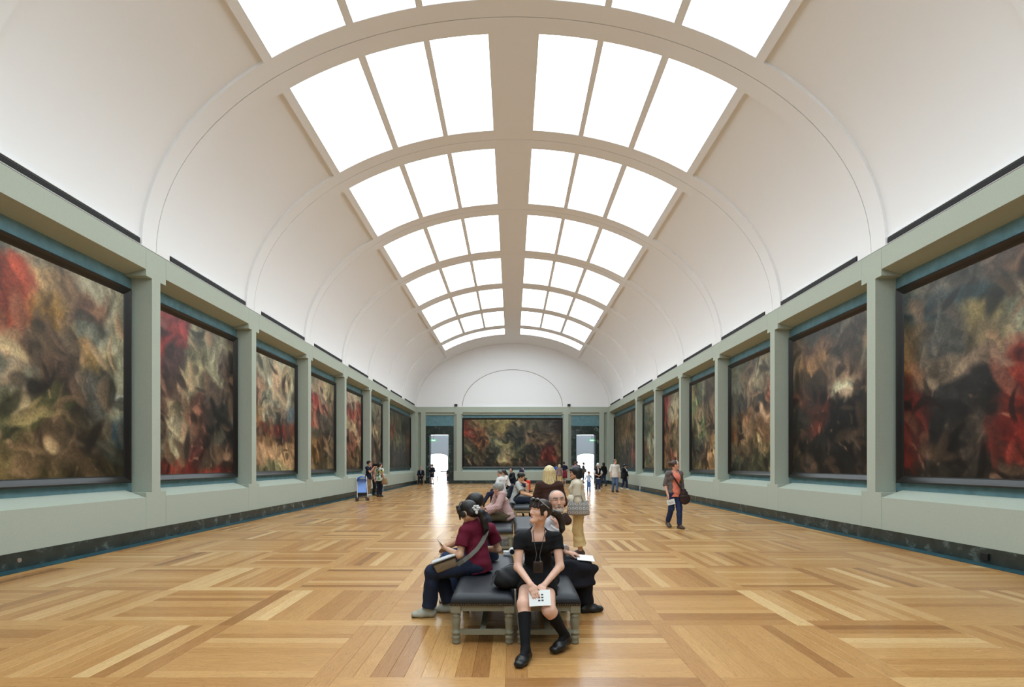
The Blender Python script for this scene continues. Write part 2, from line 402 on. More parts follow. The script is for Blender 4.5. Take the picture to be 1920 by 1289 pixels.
for r in RIBS:
    for a, b in ((r-RW, r-G), (r+G, r+RW)):
        if b > YB: smoothish(vault_slab(MB(), 7.5, -7.5, a, b, 0, .16, 80).build('rib', M['plaster'], ceiling))
    smoothish(vault_slab(MB(), 7.5, -7.5, r-G, r+G, .012, .16, 80).build('rib_joint_shade', M['joint'], ceiling))  # groove between rib halves, its shade painted in
SPX, XE = .55, (.55, 1.86, 1.94, 3.27, 3.37, 4.88)
last = YE+.1
bays = []
ribs2 = [YB-.6]+RIBS
for a, b in zip(ribs2[:-1], ribs2[1:]): bays.append((a+RW if a in RIBS else YB-.05, b-RW))
def coffer(xa, xb, ya, yb, nseg):
    dep = .55; sg = 1 if xb > xa else -1
    xa += sg*.006; xb -= sg*.006; ya += .006; yb -= .006
    xs = th_range(xa, xb, nseg); mb = MB(); n = len(xs); base = 0
    for x in xs:
        p, q = pt(x, .004), pt(x, dep)
        mb.v += [(p[0], ya, p[1]), (p[0], yb, p[1]), (q[0], yb, q[1]), (q[0], ya, q[1])]
    for i in range(n-1):
        a = 4*i
        mb.f += [(a+1, a+5, a+6, a+2), (a+0, a+3, a+7, a+4)]
    mb.f += [(0, 1, 2, 3), (4*(n-1), 4*(n-1)+3, 4*(n-1)+2, 4*(n-1)+1)]
    o = mb.build('skylight', M['coffer'], ceiling, fix=False)
    # domed diffuser near the top of the coffer
    dm = MB(); nu, nv = 8, 10
    for i in range(nu+1):
        for j in range(nv+1):
            x = xa+(xb-xa)*i/nu; y = ya+(yb-ya)*j/nv
            d = dep-.42*(abs(2*i/nu-1)**2.5*.5+abs(2*j/nv-1)**2.5*.5)
            q = pt(x, max(.1, d)); dm.v.append((q[0], y, q[1]))
    for i in range(nu):
        for j in range(nv):
            a = i*(nv+1)+j; dm.f.append((a, a+1, a+nv+2, a+nv+1))
    d = dm.build('diffuser', M['diffuser'], o, smooth=True, fix=False)
    return o
for k, (a, b) in enumerate(bays):
    smoothish(vault_slab(MB(), SPX, -SPX, a, b, 0, .16, 8).build('spine_panel', M['plaster'], ceiling))
    for s in (-1, 1):
        for xa, xb in ((1.84, 1.96), (3.24, 3.38)):
            vault_slab(MB(), s*xa, s*xb, a, b, 0, .16, 1).build('mullion', M['plaster'], ceiling)
        smoothish(vault_slab(MB(), s*4.88, s*5.04, a, b, 0, .16, 2).build('edge_beam', M['plaster'], ceiling))
        for xa, xb in ((.55, 1.84), (1.96, 3.24), (3.38, 4.88)): coffer(s*xa, s*xb, a, b, 8)
# last short row and the plain band by the end wall
a, b = RIBS[-1]+RW, 38.35
smoothish(vault_slab(MB(), SPX, -SPX, a, b, 0, .16, 8).build('spine_panel', M['plaster'], ceiling))
for s in (-1, 1):
    smoothish(vault_slab(MB(), s*4.88, s*5.04, a, b, 0, .16, 2).build('edge_beam', M['plaster'], ceiling))
    coffer(s*.55, s*4.88, a, b, 24)
smoothish(vault_slab(MB(), 5.04, -5.04, b, YE+.2, 0, .2, 48).build('end_band', M['plaster'], ceiling))
smoothish(vault_slab(MB(), 7.5, -7.5, YE-.75, YE+.2, 0.015, .2, 80).build('end_rib', M['plaster'], ceiling))
# air slots at the foot of the vault
for s in (-1, 1):
    for (a, b) in list(zip([YB]+RIBS, RIBS+[YE-.75]))[1:]:
        a1, b1 = a+RW+.04, b-RW-.06 if b in RIBS else b-.1
        o = MB().box(s*(HX-.004), s*(HX+.12), a1, b1, ZT+.012, ZT+.125).build('air_slot', M['grille'], ceiling)
        MB().box(s*(HX-.012), s*(HX+.1), a1-.01, b1+.01, ZT+.125, ZT+.14).build('slot_lip', M['plaster'], o)
        for z in (.035, .06, .085):
            MB().box(s*(HX-.012), s*(HX+.02), a1, b1, ZT+z, ZT+z+.008).build('slot_slat', M['black'], o)
    MB().box(s*HX, s*(HX+.4), YB, YE, ZT-.01, ZT+.012).build('spring_ledge', M['plaster'], ceiling)

# ---- rooms beyond the doorways, each with a tall arched window
for s in (-1, 1):
    n = 2 if s < 0 else 3
    r = bpy.data.objects.new('wall_beyond_'+('left' if s < 0 else 'right'), None); link(r); tag(r, kind='structure')
    x0, x1, y0, y1, h = s*3.2, s*10.2, YE+.9, 52.0, 7.0
    MB().box(x0, x1, YE+.6, y1+.3, -.12, -.002).build('plank_floor', M['wood'], r)
    MB().box(x0, x0-s*.2, y0-.3, y1+.3, -.1, h).build('side_wall', M['roomgrey'], r); MB().box(x1, x1+s*.2, y0-.3, y1+.3, -.1, h).build('side_wall', M['roomgrey'], r)
    MB().box(x0-s*.2, x1+s*.2, y0-.3, y1+.3, h, h+.2).build('room_ceiling', M['roomgrey'], r)
    MB().box(min(x0,x1)+.8, max(x0,x1)-.8, y0+2.2, y1-2.2, h-.05, h-.01).build('added_glow_panel', M['added_glow_panel'], r)  # emissive panel added out of view as extra room light
    MB().box(x0, s*4.62, y0-.28, y0, -.1, h).build('front_wall', M['roomgrey'], r); MB().box(s*6.8, x1, y0-.28, y0, -.1, h).build('front_wall', M['roomgrey'], r); MB().box(s*4.6, s*6.82, y0-.28, y0, 4.5, h).build('front_wall', M['roomgrey'], r)
    cx, hw, zs, zr = s*7.35, .95, 2.22, 2.5
    arc = [(cx+hw*math.cos(t), zs+(zr-zs)*math.sin(t)) for t in [math.pi*i/16 for i in range(17)]]
    xl, xr = min(x0, x1), max(x0, x1)
    fw = MB(); fw.box(xl, cx-hw, y1, y1+.3, -.1, h); fw.box(cx+hw, xr, y1, y1+.3, -.1, h)
    fw.prism(arc+[(cx-hw, h), (cx+hw, h)], 'y', y1, y1+.3); fw.build('far_wall', M['roomgrey'], r)
    win = MB().prism([(cx-hw, 0), ]+list(reversed(arc))+[(cx+hw, 0)], 'y', y1+.2, y1+.24).build('window_%d' % (n-1), M['window']); tag(win, kind='structure')
    for z in (.9, 1.75, 2.22): MB().box(cx-hw, cx+hw, y1+.15, y1+.19, z-.012, z+.012).build('glazing_bar', M['winframe'], win)
    MB().box(cx-.012, cx+.012, y1+.15, y1+.19, 0, zr).build('glazing_bar', M['winframe'], win)
    # green exit sign hanging just past the doorway
    e = empty('exit_sign', (s*(6.27 if s < 0 else 6.33), YE+.75, 3.42)); tag(e, 'green lit exit sign at the top of the %s doorway' % ('left' if s < 0 else 'right'), 'exit sign')
    MB().box(-.2, .2, -.03, .03, -.07, .07).build('housing', M['signgreen'], e); MB().box(-.15, .12, -.034, -.029, -.035, .035).build('lit_panel', M['signwhite'], e)
    MB().box(-.01, .01, -.01, .01, .07, .42).build('stem', M['black'], e)
# sockets on the marble base
sk = MB().tube([(-7.515, 7.99, .13), (-7.485, 7.99, .13)], .035, 16).build('socket_cover', M['steel']); tag(sk, 'small round pale socket cover on the left marble baseboard', 'socket')
sk = MB().box(7.46, 7.51, 8.32, 8.46, .06, .17).build('socket_box', M['black'], bevel=.006); tag(sk, 'small dark square socket on the right marble baseboard', 'socket')
# ------------------------------------------------------------------ paintings (plain generic colour fields in dark frames)
def vnoise(x, y, seed):
    """smooth value noise, vectorised"""
    g = np.random.default_rng(seed).random((32, 32))
    xi, yi = np.floor(x).astype(int), np.floor(y).astype(int); fx, fy = x-xi, y-yi
    fx, fy = fx*fx*(3-2*fx), fy*fy*(3-2*fy)
    a, b, c, d = g[xi % 32, yi % 32], g[(xi+1) % 32, yi % 32], g[xi % 32, (yi+1) % 32], g[(xi+1) % 32, (yi+1) % 32]
    return (a*(1-fx)+b*fx)*(1-fy)+(c*(1-fx)+d*fx)*fy
def fbm(x, y, seed, o=3): return sum(vnoise(x*2**k, y*2**k, seed+k)*.5**k for k in range(o))/sum(.5**k for k in range(o))-.5
def painting(name, label, loc, rz, w, h, rows, seed, res=90, strokes=0):
    """loc: centre of the lower canvas edge on the wall plane; local +x to the viewer's right, -y towards the viewer"""
    P = empty(name, loc, rz); tag(P, label, 'painting', 'framed oil paintings in the wall recesses')
    fw, fd = .15, .09
    for nm, x0, x1, z0, z1, hor, sg in (('frame_bar', -w/2-fw, w/2+fw, -fw, 0, 1, -1), ('frame_bar', -w/2-fw, w/2+fw, h, h+fw, 1, 1), ('frame_bar', -w/2-fw, -w/2, 0, h, 0, -1), ('frame_bar', w/2, w/2+fw, 0, h, 0, 1)):
        if hor:
            zi, zo = (0, -fw) if sg < 0 else (h, h+fw); d = sg
            prof = [(0, zo), (-fd, zo), (-fd-.015, zo-d*.035), (-fd+.01, zo-d*.07), (-.05, zi+d*.02), (-.03, zi), (0, zi)]
            a = lambda z: w/2+(z-zi)*d
            v = [(-a(z), y, z) for y, z in prof]+[(a(z), y, z) for y, z in prof]
        else:
            xi, xo = sg*w/2, sg*(w/2+fw)
            prof = [(0, xo), (-fd, xo), (-fd-.015, xo-sg*.035), (-fd+.01, xo-sg*.07), (-.05, xi+sg*.02), (-.03, xi), (0, xi)]
            v = [(x, y, -abs(x-xi)) for y, x in prof]+[(x, y, h+abs(x-xi)) for y, x in prof]
        n = len(prof)
        MB().add(v, [tuple(range(n)), tuple(range(2*n-1, n-1, -1))]+[(i, (i+1) % n, (i+1) % n+n, i+n) for i in range(n)]).build(nm, M['frame'], P)
    nx = max(8, int(res*w/max(w, h))); nz = max(8, int(res*h/max(w, h)))
    u, v = np.meshgrid(np.linspace(0, 1, nx+1), np.linspace(0, 1, nz+1))
    C = np.array([[srgb(c) for c in r] for r in rows])**(1/2.2); R, K = C.shape[:2]
    a = w/h
    du = fbm(u*4*a+3, v*4+1, seed, 4)*.34/a**.5; dv = fbm(u*4*a+9, v*4+7, seed+50, 4)*.30
    uu, vv = np.clip(u+du, 0, 1)*(K-1), np.clip(v+dv, 0, 1)*(R-1)
    i0, j0 = np.minimum(uu.astype(int), K-2), np.minimum(vv.astype(int), R-2); fu, fv = uu-i0, vv-j0
    sh = lambda t: np.clip((t-.5)*2.4+.5, 0, 1)
    fu, fv = sh(fu)[..., None], sh(fv)[..., None]
    c = (C[j0, i0]*(1-fu)+C[j0, i0+1]*fu)*(1-fv)+(C[j0+1, i0]*(1-fu)+C[j0+1, i0+1]*fu)*fv
    # loose brushy light and dark dabs
    n1 = fbm(u*11*a+du*14, v*8+dv*10, seed+9, 3)[..., None]; n2 = fbm(u*26*a+dv*20, v*15+du*12, seed+19, 2)[..., None]
    c = np.clip(c*(1+1.0*n1+.45*n2), 0.01, 1)
    fl = np.clip((n2-.20)*6, 0, 1)*np.clip((vv/(R-1)-.25)*3, 0, 1)[..., None]
    c = c*(1-.5*fl)+np.array([.80, .62, .48])*.5*fl
    # a scatter of curved strokes of drapery and flesh tones, no figures
    rs = np.random.default_rng(seed+33); X_, Z_ = u*a, v
    for _ in range(int(95*max(1, a*.8))):
        cx, cz = rs.random()*a, rs.random()**.8; an = rs.normal(.9, .8); ln, wd = rs.uniform(.04, .14), rs.uniform(.016, .055); bend = rs.normal(0, 3)
        dx, dz = X_-cx, Z_-cz; p = dx*math.cos(an)+dz*math.sin(an); q = -dx*math.sin(an)+dz*math.cos(an)+bend*p*p
        mk = np.clip(2.2-2.2*np.sqrt((p/ln)**2+(q/wd)**2), 0, 1)[..., None]*.8
        if mk.max() <= 0: continue
        j_, i_ = min(int(cz*nz), nz), min(int(cx/a*nx), nx); base = c[j_, i_]; kind = rs.random()
        if kind < .30: tone = np.clip(base*.5+np.array([.78, .60, .46])*.42*(.6+base.mean()), 0, 1)
        elif kind < .62: tone = base*rs.uniform(.35, .7)
        else: tone = np.clip(base*rs.uniform(1.1, 1.4), 0, .85)
        shade = 1+.25*np.clip(q/wd, -1, 1)[..., None]
        c = c*(1-mk)+np.clip(tone*shade, .01, 1)*mk
    c = .86*c**2.25
    V = np.stack([(u-.5)*w, np.full_like(u, -.03), (1-v)*h], -1).reshape(-1, 3)
    idx = np.arange((nx+1)*(nz+1)).reshape(nz+1, nx+1)
    F = np.stack([idx[:-1, :-1], idx[1:, :-1], idx[1:, 1:], idx[:-1, 1:]], -1).reshape(-1, 4)
    o = mesh_obj('canvas', V, F, M['paint'], P)
    col = np.concatenate([c.reshape(-1, 3), np.ones((c.size//3, 1))], 1).astype(np.float32)
    o.data.attributes.new('paint', 'FLOAT_COLOR', 'POINT').data.foreach_set('color', col.ravel())
    return P
def rowsof(t): return [r.split() for r in t.strip().split('\n')]
PL = [ # left wall, near to far
 ("painting with red and gold patches at upper left, nearest on the left wall", """
847c6a 8d8a78 8f8b78 a29a80 a09880
8c3a24 94402a b09066 7a5a44 a29c84
8a2a1a 9c4a30 a07a3c 6a6a5c 9a947c
3c3a34 b08a68 5a4c3a a0824e 8c8a74
8a6a50 94907a 4a3a2c 5c5a50 8a8872
6c6a52 72704c 5c5a34 4a3c2a 2c4450
4c5a2c 7a6a44 5c4a34 3a3024 4a4430
3c3a20 4a3e24 4a4022 463a20 3c3420"""),
 ("painting with red upper left corner and red lower edge, second on the left wall", """
86282a 82302c 5a463c 5a4c40 4e443a
7e2424 7a2a26 8a8468 8c866c 4a3c34
74241f 4c3430 7a7458 9a9678 463830
5c3a30 5a4436 94886a 4c4034 3c322c
6a4a3a 9c8c6c 5a3a2c 3a3430 403a34
5a4a3a b0a486 4a2e26 3c382e 2e2826
6a6250 a89c7c 4a2420 4a3a2c 3c2a26
5a201a 7a241a 7a241c 8a2a20 642018"""),
 ("painting mixing cream and brick red tones, third on the left wall", """
9a9478 a8a284 aaa588 9c967c
8a3a2c b0a688 b89c7c a29c80
7a4030 9a9880 b8ae92 7c7868
6a4a28 b4ac92 4c4840 5a6468
7a5a2c 6a3a28 8a3024 6a4034
5c4426 8a6a48 4a342a 7a5a42
6a3c24 c09a74 b8946c b08a64
5a5a3e 84805e 8a845e 6c6a4a"""),
 ("painting with red patches among grey and olive tones, fourth on the left wall", """
8c8468 98906e a09872 8c8466
7a7a64 b0987a a08c70 94866a
4a6a70 9c3a30 a86c58 6a6050
3c5458 8a4034 5a5044 4c463c
4a4a40 5c5444 4a443a 6c6454
5a4c34 8a6840 6a4c34 5a4a38
5a4420 6a4a22 4a3a24 504636
4a4026 54482c 4c4028 483c26"""),
 ("painting with a large red patch at its top, fifth on the left wall", """
a09a80 aaa488 a8a084
94907a a08c78 8a4a3c
7a4034 8c3c30 8a4438
6a4030 b09a78 7c4a3a
5a3a30 8a5a48 b08a68
5a2e2c 7a4a3c 8a6a50
5a4428 6a4c30 6c5436
4a3c20 5c4428 4c3c24"""),
 ("narrow-looking grey-green painting, sixth on the left wall", """
6c6c58 78745c 7c7862
5a5c50 6a6854 8a826a
3a4040 4a4a40 7a705a
4a4a44 8a7c60 94866a
3a3432 4c3e36 8a745a
4a3230 4c3a34 4a4034
3a3430 5a4c3c 3c3630
5a5444 605846 4a4436"""),
 ("wide dark olive painting, last on the left wall before the corner", """
3c3c30 4a4836 44402e 3a382c 34322a
3a3a2e 7a6448 4c4430 36342a 3c342a
34362c 6a4030 4c4a36 3c3a2e 5c3a2c
4a4834 6c6444 6a6846 4a4834 6a3a2e
3a3a2e 4c4232 4a4432 3c362c 642e26
34342a 3c342a 38342a 34302a 4c2c24
403e30 3c382a 34322a 32302a 34302a"""),
]
PR = [ # right wall, near to far, rows run left to right in the picture
 ("painting with dark green top and deep red areas below, nearest on the right wall", """
5c5a4e 5a544a 4a463e 5c463a 5a463a
3a4646 3c4a4a 344242 6a5c4c 54423a
7a5a30 5c5a50 7a6c46 7c7c66 6a6454
7a5228 4c4a44 74664a 8a8870 56564e
5a2a1c 8c7a64 6c5a4a 7a2a1e 8a6a50
7a2018 2c2a28 22201e 84281c b08a66
6a1e16 1c1a1a 3c342c 7c2018 4a3a34
5c1a14 2a2420 342c26 5c2018 5a3a2a
2a201a 2c2620 2c2620 2a201c 2c2420"""),
 ("very dark painting with a pale spot near its middle, second on the right wall", """
34362e 4a463a 5a5444 7a7660
5c5240 6a4e38 4c4034 7c745a
3c3c34 94704a 3a342c 5a5242
5a523e 4a3c2c 7a6450 4a3a2e
4a2e24 3a2c26 b09a80 3c2c24
34302a 5a2a20 141312 2a211d
3a2a20 1c1a18 0e0e0e 1e1a18
3a3020 1c1816 121110 241c18
221c16 1e1814 1a1512 1a1613"""),
 ("brown and olive painting with cream patches, third on the right wall", """
5a5a48 4a4a3c 6a644e 6c6650
5c5c4a 6a5a48 8a8066 6a5a48
54544a 8a7a62 94886c 8a3c30
4a483e 3c3a36 4a443a 9a5a44
5c4a34 6a4c30 b09070 a07a58
5a3a22 a08260 7a5c40 8a7050
4a4430 5a4c34 84704a 7a6a48
343a2c 3c3e30 46442f 3c3a2a
2c3024 54563e 3c3c2a 4a4830"""),
 ("painting with green tones above warm flesh tones, fourth on the right wall", """
6c7054 6a6448 5c5038 6c5c42
7a8460 6a6c54 4a3a2a 7a6448
6a7a5c a09070 6a5a44 9a7c5c
4a4a38 7a8a60 4a3c2c 8a5a40
4a3a30 6a7450 3c342a 7a3a2a
3c3a34 4a4a40 a08058 8c6a48
34342c 4a3e30 b08c64 a07a50
4a442c 6c5c3a a88458 94704a"""),
 ("painting with a red left edge and pale middle, fifth on the right wall", """
7a3a34 8a7c60 94886c
7a342e a0967a 988c70
6a2c28 a89a7c 8c7c60
7a4a34 8a7450 7c5c40
6c4a34 7a6a50 6c4a34
84603e 6a5c44 5c4030
8a6a4a 6a3a2c 6a2a20
8a6a44 5c3424 5a2a20"""),
 ("narrow-looking greenish painting, sixth on the right wall", """
74745c 7c7860 807a62
5c6450 78745c 847058
4a5a4c 6a6c54 7a6c50
445246 7c8464 6a6048
4a4a3c 94947a 5c5440
6a4a3a 8a8a6e 4c4a3a
4a4c3e 6c6c54 46443a
5a5840 5c5842 4a4634"""),
 ("wide dim brown painting, last on the right wall before the corner", """
4a3c26 54442c 5c4a30 5a4a32 4a3e2c
504026 64502e 6c5636 64503a 54442e
4c4028 6c5634 7a603e 6a4c34 5a4a32
4a4430 5c4e30 6c5a38 6a5c3a 54482f
3c3c2c 44422e 4c3c2a 7a4c38 4a3c2a
34382a 3a3a2a 443a28 6c4030 5c3a2c
30342a 34342a 363428 3c3428 342e26"""),
]
CZ0, CZ1 = 1.345, 5.02
for s, PP in ((-1, PL), (1, PR)):
    segs = SEG[s][3:]
    for i, ((a, b), (lab, tx)) in enumerate(zip(segs, PP)):
        a2, b2 = a+.27, b-.27
        painting('oil_painting', lab, (s*(HX+DEP-.006), (a2+b2)/2, CZ0), math.pi/2 if s < 0 else -math.pi/2, b2-a2, CZ1-CZ0, rowsof(tx), 100+i*7+(s > 0)*300, res=(250, 210, 150, 110, 80, 70, 90)[i])
painting('oil_painting', "wide dark painting on the end wall between the two doorways", (0, YE+.245, CZ0), 0, 7.65, CZ1-CZ0, rowsof("""
4a4434 5a543c 8a7c50 9a8c58 6c6248 4a4438 34302c 322e2a
7a3a2c 94704c 8a7a4a 8a7c4c 4a4636 4c4838 3c3832 362f2a
7a3226 8c5c3c 5c5a40 4a4a38 343830 4a4438 5a4a38 403428
4a4030 8a5a38 4a5a4a 8a8058 34362c 6a5a42 4a3c30 5a4a38
3a3c2c 6a5038 34382c b0a27c 4a4a34 2c2c26 6c2a20 6a644a
2c3024 4a4430 2c2a22 a8966c 4c4632 302c24 842a20 4c4432
282820 3a3024 342c22 6a5638 302a20 2c2620 4c2a20 2e2820"""), 777, res=200)

# ------------------------------------------------------------------ benches: pairs of long upholstered benches down the centre
M['leather'] = mat('black_blue_leather', srgb((27, 30, 37)), .5, .45, bump=.12, bscale=60)
M['benchwood'] = mat('grey_green_painted_wood', srgb((136, 132, 112)), .5, .4, var=.05)
M['brass'] = mat('dark_brass', srgb((110, 92, 62)), .4, metal=.8)
BW, BL, SEAT = .562, 2.12, .455
def make_bench():
    root = empty('bench')
    # cushion: rounded box with softly crowned top
    nx, ny = 14, 40; V, F = [], []
    r = .055; z0, z1 = .345, .435
    def prof(t):      # 0..1 across: rounded shoulder
        e = min(t, 1-t)
        return 1-(1-min(1, e/.16))**3
    xs = [-.5*BW+BW*(.5-.5*math.cos(math.pi*i/nx)) for i in range(nx+1)]
    ys = [BL*(.5-.5*math.cos(math.pi*j/ny)) for j in range(ny+1)]
    for x in xs:
        for y in ys:
            ex = min(x+BW/2, BW/2-x); ey = min(y, BL-y)
            f = lambda e: math.sqrt(max(0, 1-(1-min(1, e/r))**2))
            z = z1-r+r*min(f(ex), f(ey))+.02*prof((x+BW/2)/BW)*prof(y/BL)
            V.append((x, y, z))
    for i in range(nx):
        for j in range(ny):
            a = i*(ny+1)+j; F.append((a, a+ny+1, a+ny+2, a+1))
    ring = [i*(ny+1) for i in range(nx+1)]+[nx*(ny+1)+j for j in range(1, ny+1)]+[i*(ny+1)+ny for i in range(nx-1, -1, -1)]+[j for j in range(ny-1, 0, -1)]
    nb = len(V)
    for k in ring: V.append((V[k][0], V[k][1], z0))
    n = len(ring)
    for k in range(n): F.append((ring[k], nb+k, nb+(k+1) % n, ring[(k+1) % n]))
    F.append(tuple(nb+k for k in reversed(range(n))))
    cu = mesh_obj('cushion', V, F, M['leather'], root, smooth=True)
    st = MB()
    def stud(x, y, nx_, ny_):
        c = Vector((x, y, .352)); nn = Vector((nx_, ny_, 0)); sd = nn.cross(Vector((0, 0, 1)))
        st.add([tuple(c+sd*.005*math.cos(a)+Vector((0, 0, .005*math.sin(a)))) for a in [math.pi*k/3 for k in range(6)]]+[tuple(c+nn*.004)], [(k, (k+1) % 6, 6) for k in range(6)])
    for k in range(36): stud(-BW/2+BW*(k+.5)/36, -.001, 0, -1)
    for k in range(133):
        stud(-BW/2-.001, BL*(k+.5)/133, -1, 0); stud(BW/2+.001, BL*(k+.5)/133, 1, 0)
    tag(st.build('nailhead_trim', M['brass'], cu, fix=False), kind='stuff')
    lx = BW/2-.045; leg_y = (.05, BL/2, BL-.05)
    prof = [(.030, 0), (.036, .005), (.036, .022), (.030, .034), (.038, .046), (.040, .058), (.036, .072), (.029, .080), (.040, .088), (.042, .098), (.040, .108), (.031, .116), (.034, .14), (.040, .19), (.042, .22), (.036, .236), (.042, .244), (.042, .256), (.034, .262), (.040, .270), (.040, .28)]
    for y in leg_y:
        for s in (-1, 1):
            l = MB().lathe(prof, (s*lx, y, 0), 16).build('leg', M['benchwood'], root, smooth=True)
            MB().box(s*lx-.044, s*lx+.044, y-.044, y+.044, .279, .344).build('leg_block', M['benchwood'], l)
    for s in (-1, 1): MB().box(s*lx-.018, s*lx+.018, .095, BL-.095, .292, .344).build('side_rail', M['benchwood'], root)
    for y in (.05, BL-.05):
        MB().box(-lx+.045, lx-.045, y-.03, y+.018, .292, .344).build('end_rail', M['benchwood'], root)
        MB().box(-lx+.02, lx-.02, y-.02, y+.02, .082, .122).build('end_stretcher', M['benchwood'], root)
    MB().box(-.025, .025, .07, BL-.07, .084, .120).build('long_stretcher', M['benchwood'], root)
    return root
bench = make_bench()
BY = [4.64+4.7*k for k in range(6)]
ordn = ['nearest', 'second', 'third', 'fourth', 'fifth', 'farthest']
for k, y in enumerate(BY):
    for s in (-1, 1):
        b = bench if (k, s) == (0, -1) else copy_tree(bench)
        b.location = (s*(BW/2+.011)-.004, y, 0)
        tag(b, '%s black leather bench of the %s bench pair on the parquet' % ('left-hand' if s < 0 else 'right-hand', ordn[k]), 'bench', 'upholstered benches down the middle of the gallery')
# ------------------------------------------------------------------ people: bodies and clothes grown as continuous implicit surfaces
A3 = lambda p: np.asarray(p, dtype=np.float64)
def nrm(v): v = A3(v); return v/(np.linalg.norm(v) or 1)
def lerp(a, b, t): return A3(a)*(1-t)+A3(b)*t
def ecap(a, b, ra, rb=None, u=None, flat=(0, 0), m=0, k=.02, op='u'):
    a, b = A3(a), A3(b); rb = ra if rb is None else rb
    ra = (ra, ra) if np.isscalar(ra) else ra; rb = (rb, rb) if np.isscalar(rb) else rb
    d = b-a; L = np.linalg.norm(d)
    n = d/L if L > 1e-6 else np.array([0, 0, 1.])
    u = A3(u) if u is not None else np.array([1., 0, 0]) if abs(n[0]) < .8 else np.array([0, 1., 0])
    u = nrm(u-n*np.dot(u, n)); v = np.cross(n, u)
    rm = max(*ra, *rb); e = rm*1.02; L = float(L); a4, n4, u4, v4 = (x.astype(np.float32) for x in (a, n, u, v))
    ra, rb = tuple(map(float, ra)), tuple(map(float, rb))
    def ev(P):
        w = P-a4; t = w@n4/max(L, 1e-6)
        tc = np.clip(t, -.6 if flat[0] else 0, 1.6 if flat[1] else 1); ti = np.clip(t, 0, 1)
        rx = ra[0]+(rb[0]-ra[0])*ti; ry = ra[1]+(rb[1]-ra[1])*ti; mn = np.minimum(rx, ry)
        q = np.sqrt(((w@u4)/rx)**2+((w@v4)/ry)**2+(((t-tc)*L)/mn)**2)
        r = (q-1)*mn
        if flat[0]: r = np.maximum(r, -t*L)
        if flat[1]: r = np.maximum(r, (t-1)*L)
        return r
    return dict(ev=ev, lo=np.minimum(a, b)-e, hi=np.maximum(a, b)+e, m=m, k=k, op=op)
def ell3(c, r, ax=None, m=0, k=.02, op='u'):
    c = A3(c); r = A3(r); ax = np.eye(3) if ax is None else np.array([nrm(x) for x in ax])
    e = np.sqrt(((ax*r[:, None])**2).sum(0))*1.02; mn = r.min()
    c4, a4, r4, mn = c.astype(np.float32), ax.T.astype(np.float32), r.astype(np.float32), float(mn)
    def ev(P): return (np.sqrt((((P-c4)@a4/r4)**2).sum(-1))-1)*mn
    return dict(ev=ev, lo=c-e, hi=c+e, m=m, k=k, op=op)
def halfspace(p, n, box, k=.004):
    """cut away the side n points to, inside a box (lo, hi)"""
    p, n = A3(p), nrm(n)
    return dict(ev=lambda P: -((P-p)@n), lo=A3(box[0]), hi=A3(box[1]), m=0, k=k, op='s', hard=1)
def fold(P, amp, ax, f, seed):
    a = P@nrm(ax); rs = np.random.default_rng(seed); d1, d2 = nrm(rs.normal(size=3)), nrm(rs.normal(size=3))
    return amp*(np.sin(a*f+2.2*np.sin(P@d1*f*.45+seed))*.6+np.sin(a*f*.53+1.7*np.sin(P@d2*f*.3)+seed*2)*.6)
